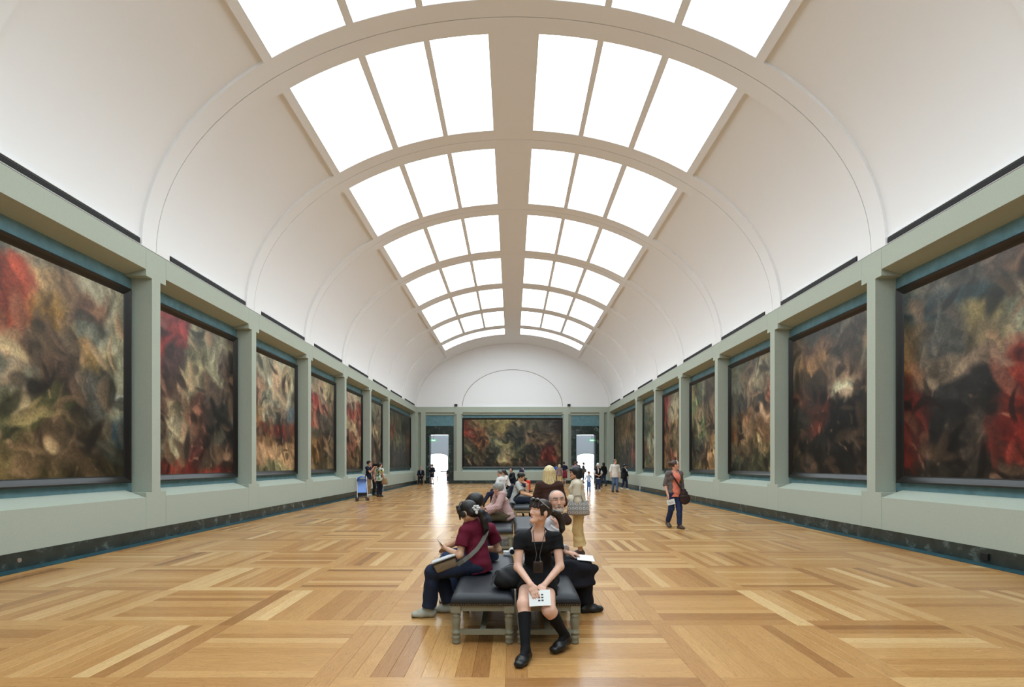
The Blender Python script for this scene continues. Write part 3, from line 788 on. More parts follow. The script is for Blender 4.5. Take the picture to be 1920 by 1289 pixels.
def sdf_mesh(prims, res, wr=None):
    pad = 3*res
    U = [p for p in prims if p['op'] == 'u']
    lo = np.min([p['lo'] for p in U], 0)-pad-.01; hi = np.max([p['hi'] for p in U], 0)+pad+.01
    n = np.ceil((hi-lo)/res).astype(int)+1
    D = np.full(n, 1.0, np.float32); H = np.full(n, 1.0, np.float32); MT = np.zeros(n, np.int8)
    for p in prims:
        e = p['k']+2.5*res if not p.get('hard') else 0
        i0 = np.clip(((p['lo']-e-lo)/res).astype(int), 0, n-1); i1 = np.clip(((p['hi']+e-lo)/res).astype(int)+2, 1, n)
        if (i1 <= i0).any(): continue
        sl = tuple(slice(a, b) for a, b in zip(i0, i1))
        g = np.meshgrid(*[lo[j]+res*np.arange(i0[j], i1[j]) for j in range(3)], indexing='ij')
        d = p['ev'](np.stack(g, -1).astype(np.float32)).astype(np.float32); k = p['k']; Ds = D[sl]
        if p['op'] == 'u':
            h = np.clip(.5+.5*(Ds-d)/k, 0, 1); D[sl] = Ds*(1-h)+d*h-k*h*(1-h)
            c = d < H[sl]; H[sl] = np.where(c, d, H[sl]); MT[sl] = np.where(c, p['m'], MT[sl])
        else:
            h = np.clip(.5-.5*(Ds+d)/k, 0, 1); D[sl] = Ds*(1-h)-d*h+k*h*(1-h)
    if wr:
        idx = np.argwhere(np.abs(D) < wr['amp']*3+res)
        P = lo+idx*res; D[tuple(idx.T)] += fold(P, wr['amp'], wr.get('ax', (0, 0, 1)), wr.get('f', 55), wr.get('seed', 3)).astype(np.float32)
    S = D < 0
    c = np.zeros(n-1, np.int8)
    for dx in (0, 1):
        for dy in (0, 1):
            for dz in (0, 1): c += S[dx:n[0]-1+dx, dy:n[1]-1+dy, dz:n[2]-1+dz]
    act = np.argwhere((c > 0) & (c < 8))
    cor = np.array([(x, y, z) for x in (0, 1) for y in (0, 1) for z in (0, 1)])
    val = np.stack([D[tuple((act+q).T)] for q in cor], 1)
    acc = np.zeros((len(act), 3)); cnt = np.zeros((len(act), 1))
    for i in range(8):
        for j in range(i+1, 8):
            if np.abs(cor[i]-cor[j]).sum() != 1: continue
            a, b = val[:, i], val[:, j]; x = (a < 0) != (b < 0)
            t = np.where(x, a/np.where(a == b, 1, a-b), 0)[:, None]
            acc += np.where(x[:, None], cor[i]+(cor[j]-cor[i])*t, 0); cnt += x[:, None]
    V = lo+(act+acc/np.maximum(cnt, 1))*res
    idm = np.full(n-1, -1, np.int64); idm[tuple(act.T)] = np.arange(len(act))
    Fs = []
    for ax in range(3):
        s0 = [slice(None)]*3; s1 = [slice(None)]*3; s0[ax] = slice(0, -1); s1[ax] = slice(1, None)
        A, B = S[tuple(s0)], S[tuple(s1)]; e = np.argwhere(A != B)
        o1, o2 = (ax+1) % 3, (ax+2) % 3
        e = e[(e[:, o1] > 0) & (e[:, o2] > 0) & (e[:, o1] < n[o1]-1) & (e[:, o2] < n[o2]-1)]
        q = []
        for d1, d2 in ((-1, -1), (0, -1), (0, 0), (-1, 0)):
            c2 = e.copy(); c2[:, o1] += d1; c2[:, o2] += d2; q.append(idm[tuple(c2.T)])
        q = np.stack(q, 1); fl = ~A[tuple(e.T)]; q[fl] = q[fl][:, ::-1]; Fs.append(q)
    F = np.concatenate(Fs); F = F[(F >= 0).all(1)]
    fc = V[F].mean(1); ii = np.clip(np.rint((fc-lo)/res).astype(int), 0, n-1)
    return V, F, MT[tuple(ii.T)]
def grow(name, prims, res, mats, parent, wr=None):
    V, F, mt = sdf_mesh(prims, res, wr)
    mats = mats if isinstance(mats, list) else [mats]
    V = V-A3(parent.matrix_world.translation if parent.parent is None and parent.type == 'EMPTY' else (0, 0, 0))
    return mesh_obj(name, V, F, mats, parent, smooth=True, fmat=np.minimum(mt, len(mats)-1))

CM = {}
def cloth(c, rough=.85, **k):
    key = (c, rough, tuple(sorted(k.items())))
    if key not in CM: CM[key] = mat('cloth_%02d' % len(CM), srgb(c), rough, .25, sheen=0, bump=k.get('bump', .15), bscale=k.get('bs', 90), var=.08, vscale=14)
    return CM[key]
SKINS = {}
def skin(c=(206, 160, 134)):
    if c not in SKINS: SKINS[c] = mat('skin_%02d' % len(SKINS), srgb(c), .5, .4, var=.05, vscale=25)
    return SKINS[c]
HAIRS = {}
def hairm(c):
    if c not in HAIRS:
        m = mat('hair_%02d' % len(HAIRS), srgb(c), .42, .45); nt = m.node_tree; N = nt.nodes.new; L = nt.links.new
        tc = N('ShaderNodeTexCoord'); mp = N('ShaderNodeMapping'); mp.inputs['Scale'].default_value = (120, 120, 9); L(tc.outputs['Object'], mp.inputs['Vector'])
        n = N('ShaderNodeTexNoise'); n.inputs['Scale'].default_value = 1; n.inputs['Detail'].default_value = 2; L(mp.outputs['Vector'], n.inputs['Vector'])
        b = N('ShaderNodeBump'); b.inputs['Strength'].default_value = .5; b.inputs['Distance'].default_value = .01; L(n.outputs['Fac'], b.inputs['Height']); L(b.outputs['Normal'], nt.nodes['Principled BSDF'].inputs['Normal'])
        r = N('ShaderNodeValToRGB'); cc = srgb(c); r.color_ramp.elements[0].position = .35; r.color_ramp.elements[0].color = (*[q*.62 for q in cc], 1); r.color_ramp.elements[1].position = .62; r.color_ramp.elements[1].color = (*[min(1, q*1.15) for q in cc], 1); L(n.outputs['Fac'], r.inputs['Fac']); L(r.outputs['Color'], nt.nodes['Principled BSDF'].inputs['Base Color'])
        HAIRS[c] = m
    return HAIRS[c]
M['lip'] = mat('lips', srgb((150, 84, 76)), .45); M['eyewhite'] = mat('eye_white', srgb((225, 220, 214)), .25); M['iris'] = mat('iris', srgb((44, 36, 30)), .2)
M['paper'] = mat('white_paper', srgb((232, 232, 230)), .8, .2)

UP = A3((0, 0, 1))
def frame_of(th):
    """heading in degrees: 0 faces the camera (-Y), 90 faces +X, 180 away; returns left, forward"""
    t = math.radians(th); f = A3((math.sin(t), -math.cos(t), 0)); return np.cross(UP, f), f
def stand(x, y, h, th, stride=0, sway=0, arms=None, lean=0, head=(0, 0), feet=None):
    l, f = frame_of(th); s = h/1.7; o = A3((x, y, 0)); G = lambda a, b, c: o+s*(a*l+b*f+c*UP)
    J = dict(s=s, pel=G(sway, 0, .94), neck=G(0, .02+lean, 1.41), head=G(0, .045+lean*1.15, 1.585))
    for sd, sg in (('l', 1), ('r', -1)):
        st = stride*sg
        J['hip_'+sd] = G(.085*sg+sway, 0, .90); J['sh_'+sd] = G(.175*sg, lean*.9, 1.37)
        J['kn_'+sd] = G(.085*sg, .03+st*.5+(.05 if st < 0 else 0), .49); J['an_'+sd] = G(.085*sg, st-.03, .085+(.06 if st < -.1 else 0)); J['toe_'+sd] = G(.105*sg, st+.15, .03)
        J['el_'+sd] = G(.235*sg, -.02+lean*.6, 1.09); J['wr_'+sd] = G(.245*sg, .07+lean*.5, .84)
    for k, v in (arms or {}).items(): J[k] = G(*v)
    hl, hf = frame_of(th+head[0]); p = math.radians(head[1])
    J['hf'] = hf*math.cos(p)+UP*math.sin(p); J['hu'] = UP*math.cos(p)-hf*math.sin(p)
    J['f'] = f; J['l'] = l; J['G'] = G; J['o'] = o; return J
def sit(x, y, h, th, lean=.08, seat=.455, arms=None, head=(0, 0), legs=None, twist=0, knee=.47):
    l, f = frame_of(th); s = h/1.7; o = A3((x, y, 0)); z0 = seat+.085
    G = lambda a, b, c: o+s*(a*l+b*f)+UP*(z0+s*c)
    tl, tf = frame_of(th+twist); T = lambda a, b, c: o+s*(a*tl+b*tf)+UP*(z0+s*c)
    J = dict(s=s, pel=G(0, 0, .03), neck=T(0, lean, .50), head=T(0, lean*1.3+.03, .665))
    for sd, sg in (('l', 1), ('r', -1)):
        J['hip_'+sd] = G(.085*sg, .02, .0); J['sh_'+sd] = T(.17*sg, lean*.92, .45)
        J['kn_'+sd] = G(.10*sg, knee, .02); J['an_'+sd] = o+s*(.10*sg*l+(knee+.02)*f)+UP*.085; J['toe_'+sd] = o+s*(.12*sg*l+(knee+.20)*f)+UP*.03
        J['el_'+sd] = T(.21*sg, lean+.10, .20); J['wr_'+sd] = T(.10*sg, lean+.30, .12)
    for k, v in (arms or {}).items(): J[k] = T(*v)
    for k, v in (legs or {}).items(): q = o+s*(v[0]*l+v[1]*f)+UP*v[2]; J[k] = q
    hl, hf = frame_of(th+twist+head[0]); p = math.radians(head[1])
    J['hf'] = hf*math.cos(p)+UP*math.sin(p); J['hu'] = UP*math.cos(p)-hf*math.sin(p)
    J['f'] = f; J['l'] = l; J['G'] = G; J['T'] = T; J['o'] = o; return J
class Fig:
    def __init__(s, J, res=.012, fem=0, fat=1.0, skin_c=(206, 160, 134), name='person', label='', hs=1.0):
        s.J = J; s.res = res; s.fem = fem; s.fat = fat; s.s = J['s']; s.skin = skin(skin_c); s.hs = hs
        g = (J['an_l']+J['an_r'])/2; s.root = empty('person', (J['pel'][0], J['pel'][1], 0)); tag(s.root, label, 'person')
        bpy.context.view_layer.update(); s.hand = {}
        hf, hu = nrm(J['hf']), nrm(J['hu']); s.hl = nrm(np.cross(hu, hf)); s.hu = np.cross(hf, s.hl); s.hf = hf
        s.HS = (J['s']**.35)*hs
    def H(s, l, f, u): return A3(s.J['head'])+s.HS*(l*s.hl+f*s.hf+u*s.hu)
    def hax(s): return (s.hl, s.hf, s.hu)
    # ---- prim groups
    def torso(s, i=0, low=0, m=0, k=.05, shoulder=True):
        J, q, B = s.J, s.s, s.fat; us, uh = J['sh_l']-J['sh_r'], J['hip_l']-J['hip_r']
        ax = lambda t: lerp(J['pel'], J['neck'], t); fem = s.fem
        R = lambda a, b: (a*q*B+i, b*q*B+i)
        fw = nrm(np.cross(us, UP))*1.0; fwd = nrm(np.cross(nrm(us), nrm(J['neck']-J['pel'])))
        P = [ecap(lerp(J['hip_l'], J['hip_r'], .1), lerp(J['hip_l'], J['hip_r'], .9), .098*q*B+i, m=m, k=k),
             ecap(ax(0), ax(.42), R(.14+.006*fem, .105), R(.118-.006*fem, .088), u=uh, m=m, k=k),
             ecap(ax(.42), ax(.80), R(.118-.006*fem, .088), R(.15-.012*fem, .10), u=us, m=m, k=k)]
        if shoulder:
            P += [ecap(lerp(J['sh_l'], J['sh_r'], .04), lerp(J['sh_l'], J['sh_r'], .96), .054*q+i, m=m, k=k),
                  ecap(ax(.84), ax(1.0), R(.10, .062), (.055*q+i, .055*q+i), u=us, m=m, k=k)]
        if fem:
            for sg in (-1, 1): P.append(ell3(ax(.70)+nrm(us)*.062*sg*q+fwd*.075*q*B, (.062*q+i, .058*q+i, .06*q+i), m=m, k=k))
        return P
    def arm(s, sd, t0=0, t1=2, i=0, m=0, flat=(0, 1), k=.02, loose=0):
        """t in 0..2: 0 shoulder, 1 elbow, 2 wrist"""
        J, q = s.J, s.s*(.92 if s.fem else 1); a, b, c = J['sh_'+sd], J['el_'+sd], J['wr_'+sd]; P = []
        r = lambda t: (.050-.010*t if t < 1 else .041-.014*(t-1))*q+i+loose*t
        pos = lambda t: lerp(a, b, t) if t < 1 else lerp(b, c, t-1)
        if t0 < 1:
            e = min(1, t1); P.append(ecap(pos(t0), pos(e) if e < 1 else b, r(t0), r(min(e, .999)), flat=(0, 1 if (flat[1] and t1 < 1) else 0), m=m, k=k))
        if t1 > 1: P.append(ecap(pos(max(1, t0)), pos(t1) if t1 < 2 else c, r(max(1, t0)), r(t1), flat=(0, flat[1] if t1 < 2 or i > 0 else 0), m=m, k=k))
        return P
    def leg(s, sd, t0=0, t1=2, i=0, m=0, flat=(0, 1), k=.03, loose=0):
        J, q, B = s.J, s.s, s.fat; a, b, c = J['hip_'+sd], J['kn_'+sd], J['an_'+sd]; P = []
        r = lambda t: (.086*B-(.086*B-.057)*t if t < 1 else .055-.020*(t-1))*q+i+loose*max(0, t-.6)
        pos = lambda t: lerp(a, b, t) if t < 1 else lerp(b, c, t-1)
        if t0 < 1:
            e = min(1, t1); P.append(ecap(pos(t0), pos(e) if e < 1 else b, r(t0), r(min(e, .999)), flat=(0, 1 if t1 < 1 and flat[1] else 0), m=m, k=k))
        if t1 > 1:
            P.append(ecap(pos(max(1, t0)), pos(t1) if t1 < 2 else c, r(max(1, t0)), r(t1), flat=(flat[0] if t0 > 1 else 0, flat[1] if t1 < 2 or i > 0 else 0), m=m, k=k))
            if t0 < 1.3 and not loose:
                bk = nrm(np.cross(nrm(b-c), np.cross(nrm(J['toe_'+sd]-c), nrm(b-c)))); p0, p1 = lerp(b, c, .18), lerp(b, c, .5)
                P.append(ecap(p0-bk*.018*q, p1-bk*.012*q, .042*q+i*.9, .030*q+i*.9, m=m, k=k))
        return P
    def foot(s, sd, i=0, m=0):
        J, q = s.J, s.s; an, toe = J['an_'+sd], J['toe_'+sd]; d = nrm((toe-an)*A3((1, 1, 0))); n = nrm(np.cross(d, UP))
        lift = max(0, an[2]-.085*q); heel = A3((an[0], an[1], 0))-d*.03*q+UP*(.036*q+lift)
        tp = A3(toe)
        return [ecap(an, heel, .036*q+i*.6, .036*q+i, m=m, k=.02), ecap(heel, lerp(heel, tp, .55), (.036*q+i, .034*q+i), (.046*q+i, .032*q+i), u=n, m=m, k=.02),
                ecap(lerp(heel, tp, .5), tp+UP*(.030*q-tp[2]+lift*.3)-d*.02*q, (.046*q+i, .032*q+i), (.038*q+i, .022*q+i), u=n, m=m, k=.02),
                ecap(an, lerp(an, tp, .5), .034*q+i*.5, .026*q+i*.5, m=m, k=.02)]
    def hand_prims(s, sd, d=None, nrmv=None, curl=.5, m=0, spread=.15, thumb=None):
        """d: hand direction, nrmv: direction the palm faces"""
        J = s.J; q = s.s*(.92 if s.fem else 1)*s.hs; w = A3(J['wr_'+sd]); d = nrm(w-J['el_'+sd]) if d is None else nrm(d)
        if nrmv is None: nrmv = np.cross(d, J['f'])*(1 if sd == 'r' else -1)+.01*UP
        pn = nrm(A3(nrmv)-d*np.dot(nrmv, d)); sd_v = nrm(np.cross(d, pn))     # across the knuckles
        tsg = 1 if sd == 'l' else -1
        tv = -sd_v*tsg if np.dot(np.cross(d, pn), sd_v)*1 > 0 else sd_v*tsg
        if thumb is not None: tv = sd_v*np.sign(np.dot(sd_v, thumb) or 1)
        fr = max(.0082*q, s.res*.62); kn = w+d*.088*q
        P = [ecap(w-d*.012*q, w+d*.045*q, (.024*q, .019*q), (.038*q, .016*q), u=sd_v, m=m, k=.012), ecap(w+d*.04*q, kn-d*.004, (.038*q, .016*q), (.038*q, .012*q), u=sd_v, m=m, k=.012)]
        tips = []
        for j, (of, ln) in enumerate(zip((.029, .0095, -.010, -.028), (.070, .078, .072, .056))):
            b = kn+tv*of*q-d*abs(of)*.18*q; dd = nrm(d+tv*(of*spread*18)); p = b; c = 0
            for seg, fr_l in enumerate((.46, .30, .24)):
                c += curl*(.55, .75, .55)[seg]; v = nrm(dd*math.cos(c)+pn*math.sin(c)); p2 = p+v*ln*fr_l*q
                P.append(ecap(p, p2, fr*(1.06-.10*seg), fr*(.98-.10*seg), m=m, k=.005 if s.res < .006 else .003)); p = p2
            tips.append(p)
        tb = w+d*.026*q+tv*.026*q; v1 = nrm(d*.72+tv*.62+pn*.35); p1 = tb+v1*.042*q; v2 = nrm(d*.95+tv*.12+pn*(.25+.4*curl)); p2 = p1+v2*.032*q
        P += [ecap(w+d*.015*q+tv*.01*q, tb, .016*q, .015*q, m=m, k=.012), ecap(tb, p1, fr*1.4, fr*1.15, m=m, k=.010), ecap(p1, p2, fr*1.12, fr*.95, m=m, k=.004)]
        s.hand[sd] = dict(w=w, d=d, pn=pn, tv=tv, kn=kn, tips=tips, thumb=p2); return P
    def head_prims(s, lips=1, brow=2, beard=None):
        H, h, ax = s.H, s.HS, s.hax(); fine = s.res < .007
        P = [ell3(H(0, -.014, .030), A3((.074, .093, .085))*h, ax, k=.03), ell3(H(0, .03, .045), A3((.060, .056, .055))*h, ax, k=.03),
             ecap(H(0, .034, .02), H(0, .050, -.068), (.060*h, .050*h), (.041*h, .038*h), u=s.hl, k=.03),
             ell3(H(0, .079, -.089), A3((.020, .017, .016))*h, ax, k=.02),
             ecap(s.J['neck'], H(0, -.018, -.055), (.052*h if not s.fem else .046*h), (.05*h if not s.fem else .044*h), k=.03),
             ecap(H(0, .083, .022), H(0, .1035, -.016), .0070*h, .0098*h, k=.010)]
        for g in (-1, 1):
            P += [ell3(H(.042*g, .018, -.052), A3((.02, .026, .022))*h, ax, k=.02), ell3(H(.042*g, .056, -.012), A3((.021, .022, .02))*h, ax, k=.02),
                  ecap(H(.010*g, .082, .035), H(.044*g, .066, .034), .0085*h, .0085*h, k=.014), ell3(H(.0095*g, .093, -.0215), A3((.0068, .008, .006))*h, ax, k=.006),
                  ell3(H(.076*g, -.008, -.006), A3((.010, .019, .031))*h, ax, k=.006)]
        if fine:
            for g in (-1, 1): P.append(ell3(H(.031*g, .097, .016), A3((.017, .019, .0085))*h, ax, k=.008, op='s'))
            for g in (-1, 1):
                P += [ecap(H(.017*g, .0765, .0235), H(.031*g, .0795, .0262), .0034*h, k=.003), ecap(H(.031*g, .0795, .0262), H(.045*g, .0705, .0225), .0034*h, k=.003),
                      ecap(H(.018*g, .0755, .0085), H(.044*g, .070, .0085), .003*h, k=.003),
                      ecap(H(.013*g, .0885, .0385), H(.045*g, .074, .0415), .0040*h, .0030*h, k=.003, m=brow),
                      ecap(H(.0*g, .0872, -.0485), H(.021*g, .0785, -.0525), .0046*h, .003*h, k=.004, m=lips), ecap(H(.0, .0862, -.0565), H(.018*g, .0785, -.0550), .0052*h, .0032*h, k=.004, m=lips)]
        else:
            for g in (-1, 1): P += [ell3(H(.031*g, .076, .015), A3((.009, .010, .006))*h, ax, k=.004, m=4)]+([ecap(H(.014*g, .084, .037), H(.044*g, .072, .039), .005*h, k=.004, m=brow)] if s.res < .011 else [])
            P.append(ecap(H(-.018, .087, -.054), H(.018, .087, -.054), .008*h, k=.004, m=lips))
        return P
    def eyes(s, gaze=(0, 1, 0)):
        g3 = nrm(gaze[0]*s.hl+gaze[1]*s.hf+gaze[2]*s.hu)
        for g in (-1, 1):
            c = s.H(.031*g, .0695, .016); r = .0126*s.HS; V, F, mi = [], [], []; u = nrm(np.cross(g3, UP)); v = np.cross(g3, u); nr, nn = 9, 16
            for i in range(nr+1):
                t = math.radians(i*12)
                for j in range(nn):
                    a = 2*math.pi*j/nn; V.append(c+r*(g3*math.cos(t)+(u*math.cos(a)+v*math.sin(a))*math.sin(t))-A3(s.root.location))
            for i in range(nr):
                for j in range(nn): F.append((i*nn+j, i*nn+(j+1) % nn, (i+1)*nn+(j+1) % nn, (i+1)*nn+j)); mi.append(1 if i < 2 else 0)
            mesh_obj('eye', [tuple(p) for p in V], F, [M['eyewhite'], M['iris']], s.root, smooth=True, fmat=mi)
    def body(s, bare_arms=(0, 0), bare_legs=(0, 0), hands=True, shrink=.012, hk=None, hair_c=(40, 30, 26), lipc=None, extra=None, feet=False, cover=True):
        """one continuous skin surface: head, trunk, limbs, hands"""
        hk = hk or {}
        P = s.torso(-shrink if cover else 0)+s.head_prims()
        for j, sd in enumerate('lr'):
            b = bare_arms[j]; P += s.arm(sd, 0, 2, 0 if b else -.006*s.s, flat=(0, 0))
            P += s.leg(sd, 0, 2, 0 if bare_legs[j] else -.012*s.s, flat=(0, 0))
            if feet: P += s.foot(sd, -.004)
            if hands: P += s.hand_prims(sd, **hk.get(sd, {}))
        P += extra or []
        s.bodyo = grow('body', P, s.res, [s.skin, M['lip'] if lipc is None else mat('lips_'+str(len(CM)), srgb(lipc), .5), hairm(hair_c), s.skin, M['iris']], s.root)
        return s.bodyo
    def wear(s, name, prims, m, res=None, wr=None): return grow(name, prims, res or max(s.res, .006), m, s.root, wr)
    def top(s, m, sleeve=.6, i=.012, hem=0, name='shirt', neck=.062, neckf=.02, drop=0, wr=None, loose=.006, v=0, fat=0):
        J, q = s.J, s.s; P = s.torso(i+fat)
        if hem > 0:   # tail below the waist
            uh = J['hip_l']-J['hip_r']; ax = nrm(J['pel']-J['neck']); P.append(ecap(lerp(J['pel'], J['neck'], .2), J['pel']+ax*hem*q, ((.14*s.fat)*q+i+fat, (.108*s.fat)*q+i+fat), ((.158*s.fat)*q+i+fat, .125*s.fat*q+i+fat), u=uh, flat=(0, 1), k=.03))
        for sd in 'lr':
            if sleeve > 0: P += s.arm(sd, 0, sleeve, i+.002, flat=(0, 1), loose=loose)
        f = nrm(np.cross(nrm(J['sh_l']-J['sh_r']), nrm(J['neck']-J['pel']))); nk = J['neck']; upv = nrm(J['neck']-J['pel'])
        P.append(ecap(nk-upv*.005*q+f*neckf*q, nk+upv*.16*q+f*(neckf+.03)*q, neck*q, (neck+.02)*q, op='s', k=.008))
        if v: P.append(ecap(nk+f*.05*q+upv*.03*q, nk+f*.13*q-upv*v*q, .05*q, .012*q, op='s', k=.008))
        return s.wear(name, P, m, wr=wr or dict(amp=.0035 if s.res < .011 else .0018, f=60, seed=int(abs(J['pel'][0])*37) % 17))
    def pants(s, m, to=2.0, i=.012, name='trousers', loose=.012, wr=None):
        J, q = s.J, s.s; uh = J['hip_l']-J['hip_r']
        P = [ecap(lerp(J['hip_l'], J['hip_r'], .1), lerp(J['hip_l'], J['hip_r'], .9), .100*q*s.fat+i, k=.04),
             ecap(J['pel'], lerp(J['pel'], J['neck'], .22), (.142*q*s.fat+i, .108*q*s.fat+i), (.128*q*s.fat+i, .095*q*s.fat+i), u=uh, flat=(0, 1), k=.03)]
        for sd in 'lr': P += s.leg(sd, 0, to, i, flat=(0, 1), loose=loose)
        return s.wear(name, P, m, wr=wr or dict(amp=.004 if s.res < .011 else .0025, f=48, seed=5))
    def shoes(s, m, i=.007, name='shoe', sole=None):
        for sd in 'lr':
            o = s.wear(name, s.foot(sd, i), m)
            if sole is not None:
                J, q = s.J, s.s; an, toe = J['an_'+sd], J['toe_'+sd]; d = nrm((toe-an)*A3((1, 1, 0))); n = nrm(np.cross(d, UP)); lift = max(0, an[2]-.085*q)
                heel = A3((an[0], an[1], 0))-d*.03*q
                grow('sole', [ecap(heel+UP*(.016+lift), toe*A3((1, 1, 0))+UP*(.014+lift*.3), (.040*q, .014), (.042*q, .012), u=n, k=.01)], s.res, sole, s.root)
    def hair(s, c, style='short', res=None, m=None):
        H, h, ax = s.H, s.HS, s.hax(); m = m or hairm(c)
        cap = [ell3(H(0, -.018, .036), A3((.083, .102, .092))*h, ax, k=.02)]
        face = [ell3(H(0, .098, -.030), A3((.064, .062, .088))*h, ax, op='s', k=.015), ell3(H(0, .02, -.105), A3((.10, .09, .075))*h, ax, op='s', k=.02)]
        P = list(cap)
        if style == 'short': P += face+[ell3(H(g*.085, .01, -.03), A3((.02, .03, .035))*h, ax, op='s', k=.01) for g in (-1, 1)]
        elif style == 'thick': P += [ell3(H(0, -.02, .045), A3((.090, .108, .095))*h, ax, k=.02), ell3(H(0, .06, .075), A3((.062, .04, .035))*h, ax, k=.02)]+face
        elif style == 'bob':
            P += [ell3(H(0, -.025, .035), A3((.096, .112, .098))*h, ax, k=.02)]
            for a in range(-82, 83, 20):
                t = math.radians(a); x, y = math.sin(t), -math.cos(t); P.append(ecap(H(.072*x, .078*y-.015, .03), H(.082*x, .085*y-.018, -.075), .028*h, .030*h, k=.02))
            P += [ecap(H(-.045, .080, .066), H(.045, .080, .066), .022*h, k=.02), ell3(H(0, .105, -.045), A3((.085, .062, .090))*h, ax, op='s', k=.012)]
        elif style == 'long':
            P += [ell3(H(0, -.022, .034), A3((.090, .108, .095))*h, ax, k=.02)]
            for a in range(-100, 101, 20):
                t = math.radians(a); x, y = math.sin(t), -math.cos(t); P.append(ecap(H(.074*x, .08*y-.015, .03), H(.086*x, .07*y-.035, -.185), .028*h, .034*h, k=.025))
            P += [ell3(H(0, .10, -.04), A3((.060, .058, .09))*h, ax, op='s', k=.012)]
        elif style == 'verylong':
            P += [ell3(H(0, -.022, .034), A3((.088, .106, .095))*h, ax, k=.02)]
            for a in range(-80, 81, 20):
                t = math.radians(a); x, y = math.sin(t), -math.cos(t); P.append(ecap(H(.072*x, .08*y-.015, .03), H(.09*x, .06*y-.05, -.33), .028*h, .03*h, k=.025))
            P += [ell3(H(0, .10, -.04), A3((.060, .060, .09))*h, ax, op='s', k=.012)]
        elif style == 'bun': P += face+[ell3(H(0, -.13, .05), A3((.042, .04, .042))*h, ax, k=.015)]
        elif style == 'fringe':
            for x in (-.05, -.025, 0, .025, .05): P.append(ecap(H(x, .06, .10), H(x*1.25, .094-abs(x)*.35, .042), .020*h, .013*h, k=.012))
            for g in (-1, 1): P.append(ecap(H(.070*g, .045, .06), H(.076*g, .035, -.02), .018*h, .010*h, k=.012))
            P += [ell3(H(0, .102, -.035), A3((.058, .056, .074))*h, ax, op='s', k=.008), ell3(H(0, .02, -.115), A3((.10, .09, .075))*h, ax, op='s', k=.02), ] + [ell3(H(g*.088, -.006, -.012), A3((.018, .022, .034))*h, ax, op='s', k=.01) for g in (-1, 1)]
        elif style == 'balding': P += [ell3(H(0, .055, .085), A3((.072, .105, .075))*h, ax, op='s', k=.012)]+face+[ell3(H(g*.088, .012, -.02), A3((.022, .032, .035))*h, ax, op='s', k=.01) for g in (-1, 1)]
        return P, m
    def add_hair(s, c, style='short', extra=None, res=None):
        P, m = s.hair(c, style); P = P+(extra or [])
        return s.wear('hair', P, m, res=res or max(s.res, .005))
# ------------------------------------------------------------------ individual people and their belongings
def W(x, y, Y): return A3((CAMX+(x-960)*Y/FPX, Y, CAMZ-(y-HZ)*Y/FPX))
def thing(name, label, cat, loc, group=None): e = empty(name, tuple(loc)); tag(e, label, cat, group); bpy.context.view_layer.update(); return e
def sheet(name, c, right, up, w, h, label, cat='leaflet', t=.004, marks=None):
    """thin leaflet: centre c, right and up directions"""
    c, r = A3(c), nrm(right); u = nrm(A3(up)-r*np.dot(up, r)); n = np.cross(r, u); root = thing(name, label, cat, c)
    def slab(nm, x0, x1, y0, y1, z0, z1, m, par):
        P = [r*x+u*y+n*z for z in (z0, z1) for x, y in ((x0, y0), (x1, y0), (x1, y1), (x0, y1))]
        return MB().hexa([tuple(p) for p in P]).build(nm, m, par)
    pg = slab('page', -w/2, w/2, -h/2, h/2, 0, t*.5, M['paper'], root); slab('cover', -w/2, w/2, -h/2-.001, h/2, t*.6, t, M['paper'], root)
    for x0, x1, y0, y1, m in (marks or []): slab('print_mark', x0*w, x1*w, y0*h, y1*h, t, t+.0006, m, root)
    return root
BLACKC = cloth((20, 20, 23)); NAVY = cloth((28, 32, 44)); JEANS = cloth((44, 58, 88)); DKJEANS = cloth((32, 40, 60)); WHITEC = cloth((222, 222, 222))
SHOEB = mat('black_shoe', srgb((18, 17, 18)), .4); SHOEW = cloth((200, 198, 190)); SHOEBR = mat('brown_shoe', srgb((70, 52, 42)), .5)
INK = mat('dark_ink', srgb((60, 62, 66)), .8)

